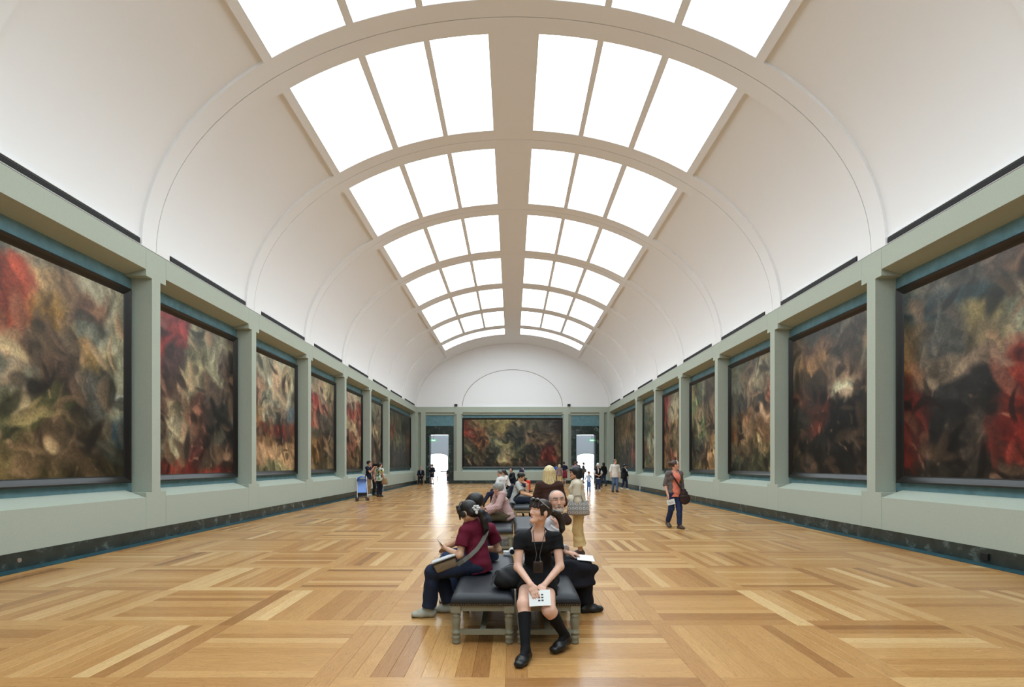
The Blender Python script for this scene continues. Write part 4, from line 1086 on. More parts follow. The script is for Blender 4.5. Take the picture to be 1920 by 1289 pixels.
def girl_black_dress():
    l = A3
    J = dict(s=.97, pel=l((.205, 4.95, .565)), neck=l((.205, 4.85, .985)), head=l((.221, 4.79, 1.152)),
        hip_l=l((.29, 4.93, .535)), hip_r=l((.12, 4.93, .535)), kn_r=l((.065, 4.47, .405)), an_r=l((.075, 4.27, .085)), toe_r=l((.012, 4.10, .03)),
        kn_l=l((.275, 4.43, .365)), an_l=l((.42, 4.535, .12)), toe_l=l((.30, 4.40, .03)),
        sh_r=l((.040, 4.82, .912)), sh_l=l((.372, 4.83, .915)), el_r=l((.018, 4.73, .668)), wr_r=l((.128, 4.465, .568)), el_l=l((.395, 4.74, .672)), wr_l=l((.245, 4.57, .545)),
        hf=l((-.80, -.52, .16)), hu=l((.13, .08, .98)), f=l((0, -1, 0)), l=l((1, 0, 0)))
    F = Fig(J, .0042, fem=1, fat=.93, skin_c=(226, 180, 158), label='dark-haired woman in a short black dress and knee socks on the near bench end')
    hk = dict(r=dict(d=(.30, -.40, -.66), nrmv=(.1, .6, -.6), curl=.22, spread=.10, thumb=(1, 0, 0)), l=dict(d=(-.45, -.5, -.45), nrmv=(0, .5, -.8), curl=.35, thumb=(-1, 0, 0)))
    F.body((1, 1), (1, 1), hk=hk, hair_c=(38, 27, 24), shrink=.006)
    F.eyes((-.25, 1, .25))
    # hair, fringe and pony tail
    pts = [W(1037, 962, 4.90), W(1046, 966, 4.93), W(1053, 978, 4.94), W(1054, 992, 4.93), W(1051, 1003, 4.92)]
    ex = [ecap(a, b, r0, r1, k=.015) for a, b, r0, r1 in zip(pts[:-1], pts[1:], (.030, .033, .032, .026), (.033, .032, .026, .010))]
    F.add_hair((42, 29, 25), 'fringe', ex, res=.0042)
    # dress: bodice with cap sleeves and a wide square neckline
    P = F.torso(.010, k=.05)
    for sd in 'lr': P += F.arm(sd, 0, .42, .012, flat=(0, 1), loose=.012)
    nk = J['neck']
    P.append(ecap(nk+l((-.062, -.10, -.035)), nk+l((.062, -.10, -.035)), (.07, .062), u=(0, 1, 0), flat=(1, 1), op='s', k=.006))
    P.append(ecap(nk+l((0, -.02, -.01)), nk+l((0, -.06, .12)), .070, .085, op='s', k=.008))
    F.wear('dress_bodice', P, BLACKC, res=.005, wr=dict(amp=.003, f=70, seed=4))
    P = [ecap(J['hip_l'], J['hip_r'], .118, k=.04), ecap(J['pel'], lerp(J['pel'], J['neck'], .36), (.145, .112), (.118, .095), u=(1, 0, 0), flat=(0, 1), k=.03)]
    for sd in 'lr': P += F.leg(sd, 0, .53, .018, flat=(0, 1))
    P.append(ecap(lerp(J['hip_l'], J['hip_r'], .5)+UP*.02, lerp(J['kn_l'], J['kn_r'], .5)*.48+lerp(J['hip_l'], J['hip_r'], .5)*.52+UP*.015, (.07, .05), (.07, .045), u=(1, 0, 0), flat=(0, 1), k=.03))
    F.wear('dress_skirt', P, BLACKC, res=.005, wr=dict(amp=.004, f=60, ax=(1, 0, 0), seed=9))
    for sd in 'lr': F.wear('knee_sock', F.leg(sd, 1.20, 2, .004, flat=(1, 0))+F.foot(sd, .001), cloth((17, 17, 20)), res=.005)
    for sd in 'lr':
        an, toe = J['an_'+sd], J['toe_'+sd]; P = F.foot(sd, .006); d = nrm((toe-an)*A3((1, 1, 0)))
        P.append(ell3(lerp(an, toe, .32)+UP*.035, (.055, .055, .042), op='s', k=.006)); F.wear('flat_shoe', P, SHOEB, res=.0045)
    H = F.H
    sg = thing('sunglasses', 'dark sunglasses pushed up on the hair of the woman in black', 'sunglasses', H(0, .07, .12)); o = A3(sg.location)
    for g in (-1, 1):
        grow('lens', [ell3(H(.034*g, .082, .112), A3((.029, .007, .021)), (F.hl, nrm(F.hf*.8+F.hu*.6), nrm(F.hu*.8-F.hf*.6)), k=.004)], .0035, mat('dark_lens', srgb((24, 22, 22)), .12, .7), sg)
        MB().tube([tuple(H(.062*g, .075, .112)-o), tuple(H(.086*g, .02, .075)-o), tuple(H(.088*g, -.03, .05)-o)], .004, 6).build('temple', mat('pale_temple', srgb((170, 165, 155)), .3), sg)
    MB().tube([tuple(H(-.012, .095, .114)-o), tuple(H(.012, .095, .114)-o)], .004, 6).build('bridge', SHOEB, sg)
    # camera on a neck strap
    c = W(1009, 1064, 4.64); cm = thing('camera_on_strap', 'small dark compact camera hanging on a neck strap over the black dress', 'camera', c)
    MB().box(-.042, .042, -.018, .018, -.05, .05).build('camera_body', mat('camera_body', srgb((44, 30, 30)), .35), cm, bevel=.006)
    MB().tube([(-.005, -.018, .0), (-.005, -.040, .0)], [.026, .023], 20).build('lens_barrel', SHOEB, cm); MB().tube([(.02, -.016, .05), (.02, -.016, .058)], .008, 10).build('shutter_button', M['steel'], cm)
    for g, pth in ((-1, [W(1003, 1058, 4.65), W(1006, 1040, 4.69), W(1001, 1012, 4.735), W(999, 997, 4.79), W(1002, 989, 4.86)]), (1, [W(1014, 1058, 4.65), W(1012, 1042, 4.69), W(1018, 1015, 4.72), W(1022, 998, 4.78), W(1019, 989, 4.86)])):
        MB().tube([tuple(p-c) for p in pth], .0034, 6).build('strap', mat('strap_grey', srgb((60, 58, 56)), .7), cm)
    # leaflet across the knees
    cen = W(1012, 1122, 4.415); ms = [(.02+.15*i-.10, .12+.15*i-.10, .14-.18*j, .24-.18*j, INK) for i in range(2) for j in range(3)]
    sheet('leaflet', cen, (1, -.02, .06), (-.05, .62, .78), .180, .140, 'white leaflet with small grey icons under the hand of the woman in black', marks=ms)
    # black backpack on the bench beside her
    b = W(962, 1084, 4.86); bp = thing('backpack', 'slouched black backpack on the near bench beside the woman in black', 'backpack', (b[0], b[1], .455))
    z = .458
    P = [ecap((b[0]-.11, 4.84, z+.075), (b[0]+.12, 4.90, z+.085), (.13, .075), (.125, .085), u=(0, 1, 0), k=.05), ell3((b[0]+.02, 4.90, z+.13), (.13, .10, .06), k=.04), ell3((b[0]-.02, 4.77, z+.06), (.12, .05, .05), k=.02),
         dict(ev=lambda P: (P[..., 2]-z), lo=A3((b[0]-.4, 4.5, z-.1)), hi=A3((b[0]+.4, 5.2, z+.02)), m=0, k=.004, op='s', hard=1)]
    grow('bag', P, .006, cloth((16, 16, 18), .7), bp, dict(amp=.006, f=45, seed=8, ax=(.6, 0, .8)))
    bo = A3(bp.location); q = lambda x, y, Y: tuple(W(x, y, Y)-bo)
    MB().ribbon([q(936, 1072, 4.75), q(928, 1078, 4.74), q(925, 1088, 4.72), q(921, 1098, 4.70)], .02, .004, (0, -1, .2)).build('strap', SHOEB, bp)
    MB().tube([q(940, 1067, 4.80), q(955, 1059, 4.84), q(975, 1057, 4.88), q(995, 1062, 4.9)], .006, 6).build('piping', mat('piping_grey', srgb((92, 96, 100)), .5), bp)
girl_black_dress()

def girl_maroon():
    l = A3
    J = dict(s=.96, pel=l((-.385, 5.52, .56)), neck=l((-.445, 5.56, .985)), head=l((-.490, 5.52, 1.085)),
        hip_l=l((-.40, 5.43, .54)), hip_r=l((-.40, 5.61, .54)), kn_l=l((-.855, 5.45, .475)), an_l=l((-.895, 5.49, .09)), toe_l=l((-1.065, 5.47, .03)),
        kn_r=l((-.82, 5.64, .47)), an_r=l((-.70, 5.66, .09)), toe_r=l((-.87, 5.67, .03)),
        sh_l=l((-.525, 5.43, .895)), sh_r=l((-.265, 5.66, .895)), el_l=l((-.565, 5.36, .665)), wr_l=l((-.70, 5.50, .70)), el_r=l((-.185, 5.74, .66)), wr_r=l((-.42, 5.84, .66)),
        hf=l((-.70, .42, -.48)), hu=l((-.40, .2, .86)), f=l((-.8, .6, 0)), l=l((-.6, -.8, 0)))
    F = Fig(J, .0046, fem=1, fat=1.02, skin_c=(214, 170, 140), label='woman in a maroon T-shirt with headphones reading on the near bench')
    hk = dict(l=dict(d=(-.75, .5, .15), nrmv=(.2, .5, .8), curl=.7), r=dict(d=(-.9, .1, .1), nrmv=(0, -.4, .9), curl=.6))
    F.body((1, 1), (0, 0), hk=hk, hair_c=(24, 20, 20))
    c0 = W(896, 958, 5.52); pts = [W(893, 956, 5.50), W(902, 962, 5.48), W(908, 976, 5.47), W(911, 992, 5.46), W(907, 1003, 5.46)]
    ex = [ecap(a, b, r0, r1, k=.015) for a, b, r0, r1 in zip(pts[:-1], pts[1:], (.034, .040, .040, .032), (.040, .040, .032, .010))]
    H = F.H; ex += [ecap(H(.072, .05, .05), H(.070, .088, -.03), .016, .008, k=.015), ell3(H(0, -.06, -.03), A3((.075, .055, .055)), F.hax(), k=.02)]
    F.add_hair((30, 25, 25), 'fringe', ex, res=.005)
    F.top(cloth((98, 20, 42)), .62, .014, hem=.10, name='t_shirt', neck=.062, loose=.022, wr=dict(amp=.0045, f=46, ax=(.4, .3, .9), seed=6))
    F.pants(DKJEANS, 1.94, .014, 'jeans', loose=.022)
    F.shoes(cloth((168, 166, 152)), .009, 'sneaker', sole=cloth((90, 86, 74)))
    # headphones
    hp = thing('headphones', 'black headphones on the dark hair of the woman in maroon', 'headphones', H(0, 0, .12)); o = A3(hp.location)
    MB().tube([tuple(H(.098*math.sin(t), .015, .035+.102*math.cos(t))-o) for t in [math.radians(a) for a in range(-100, 101, 20)]], .007, 8).build('headband', SHOEB, hp, smooth=True)
    for g in (-1, 1): grow('ear_cup', [ell3(H(.092*g, .012, -.006), A3((.014, .034, .036)), F.hax(), k=.005)], .004, mat('ear_pad', srgb((30, 30, 32)), .6), hp)
    # white flower hair tie
    ft = thing('hair_flower', 'white flower hair tie on the pony tail of the woman in maroon', 'hair tie', W(893, 953, 5.42))
    fc = A3(ft.location); P = []
    for k in range(6):
        a = 2*math.pi*k/6; P.append(ell3(fc+A3((.028*math.cos(a), 0, .021*math.sin(a))), (.017, .010, .012), k=.003))
    P.append(ell3(fc+A3((.01, -.01, 0)), (.009, .012, .009), k=.003)); P.append(ell3(fc+A3((.004, .0, -.046)), (.016, .010, .020), k=.004)); grow('petals', P, .004, cloth((225, 225, 225)), ft)
    # messenger bag on her lap with a webbing strap across the back
    c = W(835, 1055, 5.40); mbg = thing('messenger_bag', 'tan shoulder bag with grey strap on the lap of the woman in maroon', 'bag', (c[0], c[1], c[2]))
    r = nrm((.90, .05, .32)); d = nrm((-.05, 1, 0)); u = np.cross(r, d)
    def bag8(x0, x1, y0, y1, z0, z1, t=.0): return [tuple(r*x*(1-t*(z < z1))+d*y+u*z) for z in (z0, z1) for x, y in ((x0, y0), (x1, y0), (x1, y1), (x0, y1))]
    MB().hexa(bag8(-.125, .125, -.05, .06, -.075, .03, .12)).build('bag_body', cloth((128, 110, 86)), mbg, bevel=.015, smooth=True)
    MB().hexa(bag8(-.13, .13, -.055, .065, .031, .055)).build('bag_lid', cloth((206, 208, 210)), mbg, bevel=.011, smooth=True)
    MB().hexa(bag8(-.128, .128, -.056, -.05, .018, .030)).build('zip', SHOEB, mbg)
    pth = [W(856, 1060, 5.30), W(868, 1052, 5.275), W(880, 1043, 5.30), W(893, 1031, 5.36), W(903, 1017, 5.43), W(910, 1003, 5.49), W(913, 991, 5.56), W(909, 985, 5.66)]
    nn = nrm((.45, -.85, .2)); MB().ribbon([tuple(p-A3(mbg.location)+nn*.012) for p in pth], .042, .005, [tuple(nrm((.35, -.92, .15)))]*4+[tuple(nrm((.5, -.8, .25)))]*2+[tuple(nrm((.5, -.6, .6))), (.2, -.2, 1)]).build('strap', cloth((118, 116, 106)), mbg)
    sheet('leaflet', (-.775, 5.56, .735), (-.5, .7, .3), (-.5, -.2, .8), .15, .11, 'white leaflet held by the woman in maroon', marks=[(-.4, .4, -.1, -.05, INK), (-.4, .3, .1, .15, INK)])
girl_maroon()

def man_navy():
    J = sit(-.34, 6.17, 1.70, -90, lean=.17, arms=dict(el_r=(-.22, .22, .22), wr_r=(-.12, .42, .10), el_l=(.22, .22, .22), wr_l=(.10, .42, .10)), legs=dict(kn_l=(.12, .44, .50), an_l=(.12, .36, .09), toe_l=(.13, .52, .03), kn_r=(-.12, .44, .50), an_r=(-.28, .38, .09), toe_r=(-.30, .54, .03)))
    J['head'] = A3((-.46, 6.12, 1.115)); J['neck'] = A3((-.40, 6.15, .995)); J['hf'] = nrm((-.85, .1, -.5)); J['hu'] = nrm((-.5, 0, .85))
    F = Fig(J, .008, skin_c=(196, 150, 120), label='person in a navy T-shirt sitting behind the woman in maroon')
    F.body((1, 1)); F.add_hair((26, 22, 22), 'thick', res=.008); F.top(cloth((24, 30, 46)), .62, .016, hem=.1, name='t_shirt', loose=.02); F.pants(JEANS, 1.92, .014, 'jeans', loose=.02)
    F.shoes(cloth((176, 172, 160)), .010, 'sneaker', sole=cloth((96, 92, 84)))
man_navy()

def bald_man():
    J = sit(.22, 5.55, 1.76, 112, lean=.06, knee=.50, legs=dict(kn_l=(.10, .50, .49), kn_r=(-.10, .50, .49)))
    J['neck'] = A3((.345, 5.53, 1.05)); J['head'] = W(1045, 942, 5.46); J['sh_r'] = A3((.315, 5.42, .965)); J['sh_l'] = A3((.22, 5.72, .965))
    J['el_r'] = W(1030, 1022, 5.32); J['wr_r'] = W(1047, 984, 5.29); J['el_l'] = A3((.40, 5.78, .72)); J['wr_l'] = W(1063, 1037, 5.60)
    J['hf'] = nrm((.10, -.98, .06)); J['hu'] = nrm((-.06, .05, 1))
    F = Fig(J, .0046, fat=1.05, skin_c=(214, 164, 142), label='bald man with grey moustache turning to look towards the camera')
    hk = dict(r=dict(d=(-.12, .12, .95), nrmv=(-.4, .9, 0), curl=.85, thumb=(-1, 0, 0)), l=dict(d=(.85, .12, -.12), nrmv=(0, .2, -1), curl=.55, thumb=(0, -1, 0)))
    H, h = F.H, F.HS
    F.body((0, 0), (0, 0), hk=hk, hair_c=(112, 102, 96), lipc=(150, 96, 84))
    F.eyes((.05, 1, .1)); F.add_hair((176, 170, 164), 'balding', res=.0046)
    P = [ecap(H(-.034, .074, -.050), H(0, .088, -.038), .008, .010, k=.01), ecap(H(.034, .074, -.050), H(0, .088, -.038), .008, .010, k=.01), ell3(H(0, .080, -.088), A3((.034, .024, .026)), F.hax(), k=.012), ecap(H(-.05, .03, -.07), H(-.02, .075, -.09), .014, .016, k=.015), ecap(H(.05, .03, -.07), H(.02, .075, -.09), .014, .016, k=.015)]
    P.append(ecap(H(-.017, .100, -.055), H(.017, .100, -.055), .0085, op='s', k=.004))
    F.wear('moustache_and_beard', P, hairm((178, 168, 160)), res=.0042)
    F.top(cloth((188, 182, 184)), 1.85, .010, hem=.08, name='shirt', loose=.014); F.pants(cloth((22, 23, 30)), 1.95, .016, loose=.02); F.shoes(SHOEB, .008)
    c = (lerp(J['kn_r'], J['hip_r'], .35)); jk = thing('folded_jacket', 'dark jacket folded over the knees of the bald man', 'jacket', (c[0], c[1], c[2]))
    a, b = J['kn_r'], J['hip_r']; P = []
    P = [ecap(lerp(a, b, .02)+UP*.015, lerp(a, b, .62)+UP*.01, (.10, .066), (.10, .07), u=(.3, -1, 0), k=.05)]
    for t in (.0, .3, .6): p = lerp(a, b, t); P.append(ecap(p+A3((.02, -.085, .03)), p+A3((.03, -.105, -.12-.05*(t < .4))), (.09, .02), (.08, .016), u=(1, .3, 0), k=.05))
    grow('jacket_cloth', P, .008, cloth((26, 27, 36)), jk, dict(amp=.008, f=40, seed=3))
    sheet('leaflet', W(1097, 1047, 5.60), (1, .12, -.12), (-.1, .8, .30), .19, .12, 'white leaflet held flat on the knee of the bald man')
bald_man()

def beige_lady():
    J = stand(1.13, 9.15, 1.53, -102, arms=dict(el_l=(.22, .02, 1.06), wr_l=(.17, .22, 1.10), el_r=(-.22, .0, 1.08), wr_r=(-.05, .26, 1.10)), lean=.03, head=(14, -2))
    F = Fig(J, .007, fem=1, fat=1.04, skin_c=(206, 158, 128), label='dark-haired woman in beige jacket and cropped trousers standing beside the benches')
    F.body((0, 0), (1, 1), feet=True, hair_c=(24, 22, 24)); F.add_hair((26, 25, 29), 'bob', res=.007)
    F.top(cloth((206, 194, 172)), 1.78, .024, hem=.17, name='jacket', loose=.014, neck=.066, fat=.004, wr=dict(amp=.006, f=36, seed=2)); F.pants(cloth((212, 184, 132)), 1.72, .016, loose=.045, wr=dict(amp=.006, f=40, seed=7)); F.shoes(SHOEBR, .006)
    c = W(1084, 952, 8.93); bg = thing('handbag', 'grey handbag printed with white rings held by the woman in beige', 'handbag', c)
    MB().hexa([(-.19, -.07, -.125), (.19, -.07, -.125), (.19, .07, -.125), (-.19, .07, -.125), (-.165, -.03, .115), (.175, -.03, .115), (.175, .03, .115), (-.165, .03, .115)]).build('bag', cloth((142, 138, 132)), bg, bevel=.022, smooth=True)
    for i in range(6):
        for j in range(3):
            zc = -.085+.072*j; cc = A3((-.155+.062*i, -.07+.04*(zc+.125)/.24-.003, zc)); col = WHITEC if j else cloth((205, 180, 165))
            MB().tube([tuple(cc+A3((.019*math.cos(a), .019*math.sin(a)*.166, .019*math.sin(a)))) for a in [2*math.pi*k/10 for k in range(11)]], .004, 5).build('ring_print', col, bg)
    for g in (-1, 1): MB().tube([(-.09, .03*g, .09), (-.06, .03*g, .2), (.05, .03*g, .2), (.09, .03*g, .09)], .008, 6).build('handle', cloth((150, 140, 125)), bg)
beige_lady()
def blonde():
    J = stand(.57, 8.55, 1.54, 178, arms=dict(el_l=(.25, .02, 1.06), wr_l=(.12, .2, 1.0), el_r=(-.25, .02, 1.06), wr_r=(-.12, .2, 1.0)))
    F = Fig(J, .008, fem=1, fat=1.12, label='blonde woman in a dark brown sweater seen from behind, by the benches')
    F.body(); F.add_hair((222, 200, 150), 'long', res=.007); F.top(cloth((62, 40, 34)), 1.85, .022, hem=.1, name='sweater', loose=.012); F.pants(cloth((60, 50, 46)), 1.95); F.shoes(SHOEBR)
    c = W(1062, 974, 8.45); bg = thing('shoulder_bag', 'dark brown shoulder bag at the right side of the blonde woman', 'bag', c)
    grow('bag', [ecap(c+A3((-.05, 0, .03)), c+A3((.03, 0, -.04)), (.09, .05), (.07, .05), u=(1, 0, 0), k=.03)], .008, cloth((58, 40, 36), .6), bg)
    MB().tube([(-.06, 0, .1), (-.12, .02, .42), (-.2, .05, .66)], .008, 6).build('strap', cloth((58, 40, 36), .6), bg)
blonde()
def striped_man():
    J = sit(-.13, 10.35, 1.70, -72, lean=.16, arms=dict(el_l=(.22, .26, .22), wr_l=(.10, .46, .12), el_r=(-.22, .22, .2), wr_r=(-.08, .44, .10)))
    J['head'] = W(934, 918, 10.3); J['neck'] = W(940, 935, 10.38); J['hf'] = nrm((-.9, .3, -.2)); J['hu'] = nrm((-.2, 0, .95))
    F = Fig(J, .008, skin_c=(206, 158, 134), label='grey-haired man in a pink striped shirt sitting on the second bench pair')
    F.body(hair_c=(150, 148, 144)); F.add_hair((150, 150, 146), 'thick', res=.008)
    m = mat('striped_cotton', srgb((206, 178, 172)), .85, .2); nt = m.node_tree; tc = nt.nodes.new('ShaderNodeTexCoord'); wv = nt.nodes.new('ShaderNodeTexWave'); wv.inputs['Scale'].default_value = 20; wv.inputs['Distortion'].default_value = 1.0; wv.bands_direction = 'DIAGONAL'
    rp = nt.nodes.new('ShaderNodeValToRGB'); rp.color_ramp.elements[0].position = .45; rp.color_ramp.elements[0].color = (*srgb((158, 112, 112)), 1); rp.color_ramp.elements[1].position = .6; rp.color_ramp.elements[1].color = (*srgb((212, 186, 180)), 1)
    nt.links.new(tc.outputs['Object'], wv.inputs['Vector']); nt.links.new(wv.outputs['Fac'], rp.inputs['Fac']); nt.links.new(rp.outputs['Color'], nt.nodes['Principled BSDF'].inputs['Base Color'])
    F.top(m, 1.8, .018, hem=.08, name='striped_shirt', loose=.018); F.pants(cloth((88, 76, 56)), 1.95, .014); F.shoes(SHOEBR)
striped_man()
def backpack_man():
    J = sit(.03, 15.0, 1.70, 84, lean=.13, arms=dict(el_r=(-.23, .24, .21), wr_r=(-.10, .50, .13), el_l=(.2, .24, .21), wr_l=(.08, .50, .13)), head=(0, -14))
    F = Fig(J, .010, skin_c=(206, 158, 124), label='man in a grey T-shirt wearing a dark backpack on the third bench pair')
    F.body((1, 1), hair_c=(20, 18, 18)); F.add_hair((22, 20, 20), 'thick', res=.009); F.top(cloth((176, 178, 176)), .68, .016, hem=.1, name='t_shirt', loose=.024); F.pants(cloth((38, 44, 58)), 1.95, .014); F.shoes(SHOEB)
    T = J['T']; c = T(0, -.12, .26); bp = thing('backpack', 'dark rucksack on the back of the man in the grey T-shirt', 'backpack', c)
    grow('bag', [ecap(T(0, -.14, .12), T(0, -.08, .38), (.13, .075), (.11, .06), u=J['l'], k=.03)], .012, cloth((34, 37, 46)), bp)
    for sg in (1, -1): MB().ribbon([tuple(T(.13*sg, .0, .47)-c), tuple(T(.13*sg, .10, .5)-c), tuple(T(.14*sg, .2, .42)-c), tuple(T(.17*sg, .18, .22)-c), tuple(T(.17*sg, .02, .08)-c)], .05, .008, tuple(J['l']*sg)).build('strap', cloth((34, 37, 46)), bp)
backpack_man()
def white_tee():
    J = sit(-.40, 19.4, 1.76, -120, lean=.05, arms=dict(el_l=(.28, .05, .22), wr_l=(.10, .26, .24), el_r=(-.28, .02, .2), wr_r=(-.2, .25, .08)), head=(-8, -6), legs=dict(kn_l=(.22, .42, .46), an_l=(.42, .55, .09), toe_l=(.52, .68, .03)))
    F = Fig(J, .012, fat=1.05, label='man in a white T-shirt leaning on the fourth bench pair'); F.body((1, 1), hair_c=(90, 86, 84)); F.add_hair((104, 100, 98), 'short', res=.01)
    F.top(cloth((212, 210, 210)), .66, .018, hem=.12, name='t_shirt', loose=.024); F.pants(cloth((34, 38, 58)), 1.95, .014); F.shoes(SHOEB)
white_tee()
def far_sit(label, x, y, h, th, lean, hairc, hstyle, topc, pantc, sleeve=.6, to=1.95, skin_c=(206, 160, 134), fem=0, shoes=None, **k):
    J = sit(x, y, h, th, lean=lean, **k); F = Fig(J, .013, fem=fem, skin_c=skin_c, label=label)
    F.body((1, 1) if sleeve < 1 else (0, 0), (1, 1) if to < 1.5 else (0, 0), feet=to < 1.5, hair_c=hairc); F.add_hair(hairc, hstyle, res=.011); F.top(cloth(topc), sleeve, .018, hem=.1, loose=.016); F.pants(cloth(pantc), to, .014); F.shoes(shoes or SHOEB); return F
far_sit('dark-haired woman in a white top bent forward on the fifth bench pair', -.20, 23.8, 1.66, -70, .15, (30, 26, 26), 'long', (222, 216, 212), (34, 34, 40), fem=1, head=(0, -30))
cap = far_sit('person in a dark blue cap and shorts on the fifth bench pair', .25, 24.8, 1.62, 75, .12, (28, 26, 28), 'short', (40, 44, 56), (40, 46, 70), to=.9, head=(0, -8), skin_c=(206, 158, 132))
cp = thing('cap', 'dark blue cap on the head of the person on the fifth bench pair', 'cap', cap.H(0, 0, .08)); H = cap.H
grow('crown', [ell3(H(0, -.015, .055), A3((.095, .112, .085)), cap.hax(), k=.01), ell3(H(0, 0, -.06), A3((.2, .2, .085)), cap.hax(), op='s', k=.005)], .01, cloth((30, 36, 72)), cp); grow('visor', [ecap(H(0, .08, .045), H(0, .155, .035), (.07, .010), (.055, .008), u=cap.hl, k=.01)], .008, cloth((30, 36, 72)), cp)
far_sit('man in a black top and red trousers on the farthest bench pair', .42, 29.4, 1.76, 80, .06, (30, 26, 24), 'short', (24, 24, 28), (214, 62, 46), sleeve=1.85, head=(10, 4))
far_sit('person in a dark shirt beyond the man in red trousers', .10, 30.3, 1.66, -60, .14, (26, 24, 24), 'short', (30, 34, 44), (34, 38, 52), sleeve=1.8)
# ------------------------------------------------------------------ standing visitors
def far_stand(label, px, feet_y, h, th, hairc, hstyle, topc, pantc, sleeve=.6, to=1.95, skin_c=(206, 160, 134), fem=0, fat=1.0, shoes=None, hem=.12, res=.014, Y=None, i=.018, tm=None, pm=None, hs=1.0, loose=.011, **k):
    Y = Y or FPX*CAMZ/(feet_y-HZ); X = CAMX+(px-960)*Y/FPX
    J = stand(X, Y, h, th, **k); F = Fig(J, res, fem=fem, fat=fat, skin_c=skin_c, label=label, hs=hs)
    F.body((1, 1) if sleeve < 1.5 else (0, 0), (1, 1) if to < 1.8 else (0, 0), feet=to < 1.5, hair_c=hairc)
    if hstyle: F.add_hair(hairc, hstyle, res=min(res, .011))
    F.top(tm or cloth(topc), sleeve, i, hem=hem, loose=loose, name='top'); F.pants(pm or cloth(pantc), to, .014, loose=loose); F.shoes(shoes or SHOEB); return F
def bag_on(F, name, label, cat, c, r, col, strap=None, res=.012):
    """soft bag near a person: centre c (world), radii r"""
    e = thing(name, label, cat, c); c = A3(c)
    x, y, z = r
    MB().hexa([(-x, -y, -z), (x, -y, -z), (x, y, -z), (-x, y, -z), (-x*.72, -y*.5, z), (x*.72, -y*.5, z), (x*.72, y*.6, z), (-x*.72, y*.6, z)]).build('bag', cloth(col, .7), e, bevel=.045, smooth=True)
    MB().hexa([(-x*.7, -y*1.15, -z*.8), (x*.7, -y*1.15, -z*.8), (x*.7, -y*.8, -z*.8), (-x*.7, -y*.8, -z*.8), (-x*.6, -y*.95, 0), (x*.6, -y*.95, 0), (x*.6, -y*.6, 0), (-x*.6, -y*.6, 0)]).build('front_pocket', cloth(col, .7), e, bevel=.015, smooth=True)
    if strap: MB().ribbon([tuple(A3(p)-c) for p in strap], .035, .008, (0, -1, .1)).build('strap', cloth(col, .7), e)
    return e
# walking woman on the right
F = far_stand('woman in salmon top and grey cardigan walking beside the right wall', 1264, 991, 1.66, 12, (74, 52, 44), 'bun', (232, 134, 112), (40, 52, 86), sleeve=0, fem=1, fat=1.0, res=.007, head=(72, 0), stride=.14, hem=.14, i=.012, loose=.008, shoes=SHOEBR, skin_c=(222, 168, 144),
    arms=dict(el_r=(-.235, -.03, 1.10), wr_r=(-.21, .06, .86), el_l=(.24, -.05, 1.10), wr_l=(.24, .02, .86)))
J = F.J; P = []
for sd in 'lr': P += F.arm(sd, 0, 1.12 if sd == 'r' else 1.75, .010, flat=(0, 1), loose=.006)
T0 = F.torso(.019); f = nrm(J['f']); cn = lerp(J['pel'], J['neck'], .6)
P += T0+[ecap(lerp(J['pel'], J['neck'], .3), J['pel']-UP*.08, (.16, .125), (.165, .13), u=J['l'], flat=(0, 1), k=.03), ecap(lerp(J['pel'], J['neck'], -.5)+f*.13, J['neck']+f*.10+UP*.05, (.105, .13), (.085, .11), u=J['l'], op='s', k=.01), ecap(J['neck']-UP*.03, J['neck']+UP*.2+f*.02, .075, .08, op='s', k=.01)]
F.wear('cardigan', P, cloth((104, 94, 92)), res=.008, wr=dict(amp=.004, f=60, seed=3))
hb = thing('headband', 'pale headband in the hair of the walking woman in salmon', 'headband', F.H(0, 0, .1)); o = A3(hb.location)
MB().tube([tuple(F.H(.088*math.sin(t), .035, .04+.09*math.cos(t))-o) for t in [math.radians(a) for a in range(-85, 86, 17)]], .007, 6).build('band', WHITEC, hb)
c = W(1284, 934, 12.84); bg = thing('shoulder_bag', 'dark brown slouchy bag hanging from the walking woman in salmon', 'bag', c)
grow('bag', [ell3(c+A3((0, 0, -.02)), (.13, .065, .15), k=.02), ecap(c+A3((-.03, 0, .05)), c+A3((-.02, 0, .19)), (.09, .05), (.05, .03), u=(1, 0, 0), k=.04)], .009, cloth((52, 36, 34), .6), bg, dict(amp=.006, f=40, seed=4))
MB().ribbon([tuple(p-c) for p in (W(1279, 921, 12.80), W(1272, 909, 12.80), W(1264, 897, 12.80), W(1258, 888, 12.86), W(1256, 885, 12.95))], .04, .008, [(0, -1, 0)]*4+[(0, -.4, 1)]).build('strap', cloth((52, 36, 34), .6), bg)
sheet('leaflet', W(1258, 942, 12.84), (1, 0, .22), (-.2, 0, 1), .19, .13, 'white leaflet in the hand of the walking woman in salmon', marks=[(-.35, .3, -.05, .02, INK), (-.3, .35, -.25, -.2, INK)])
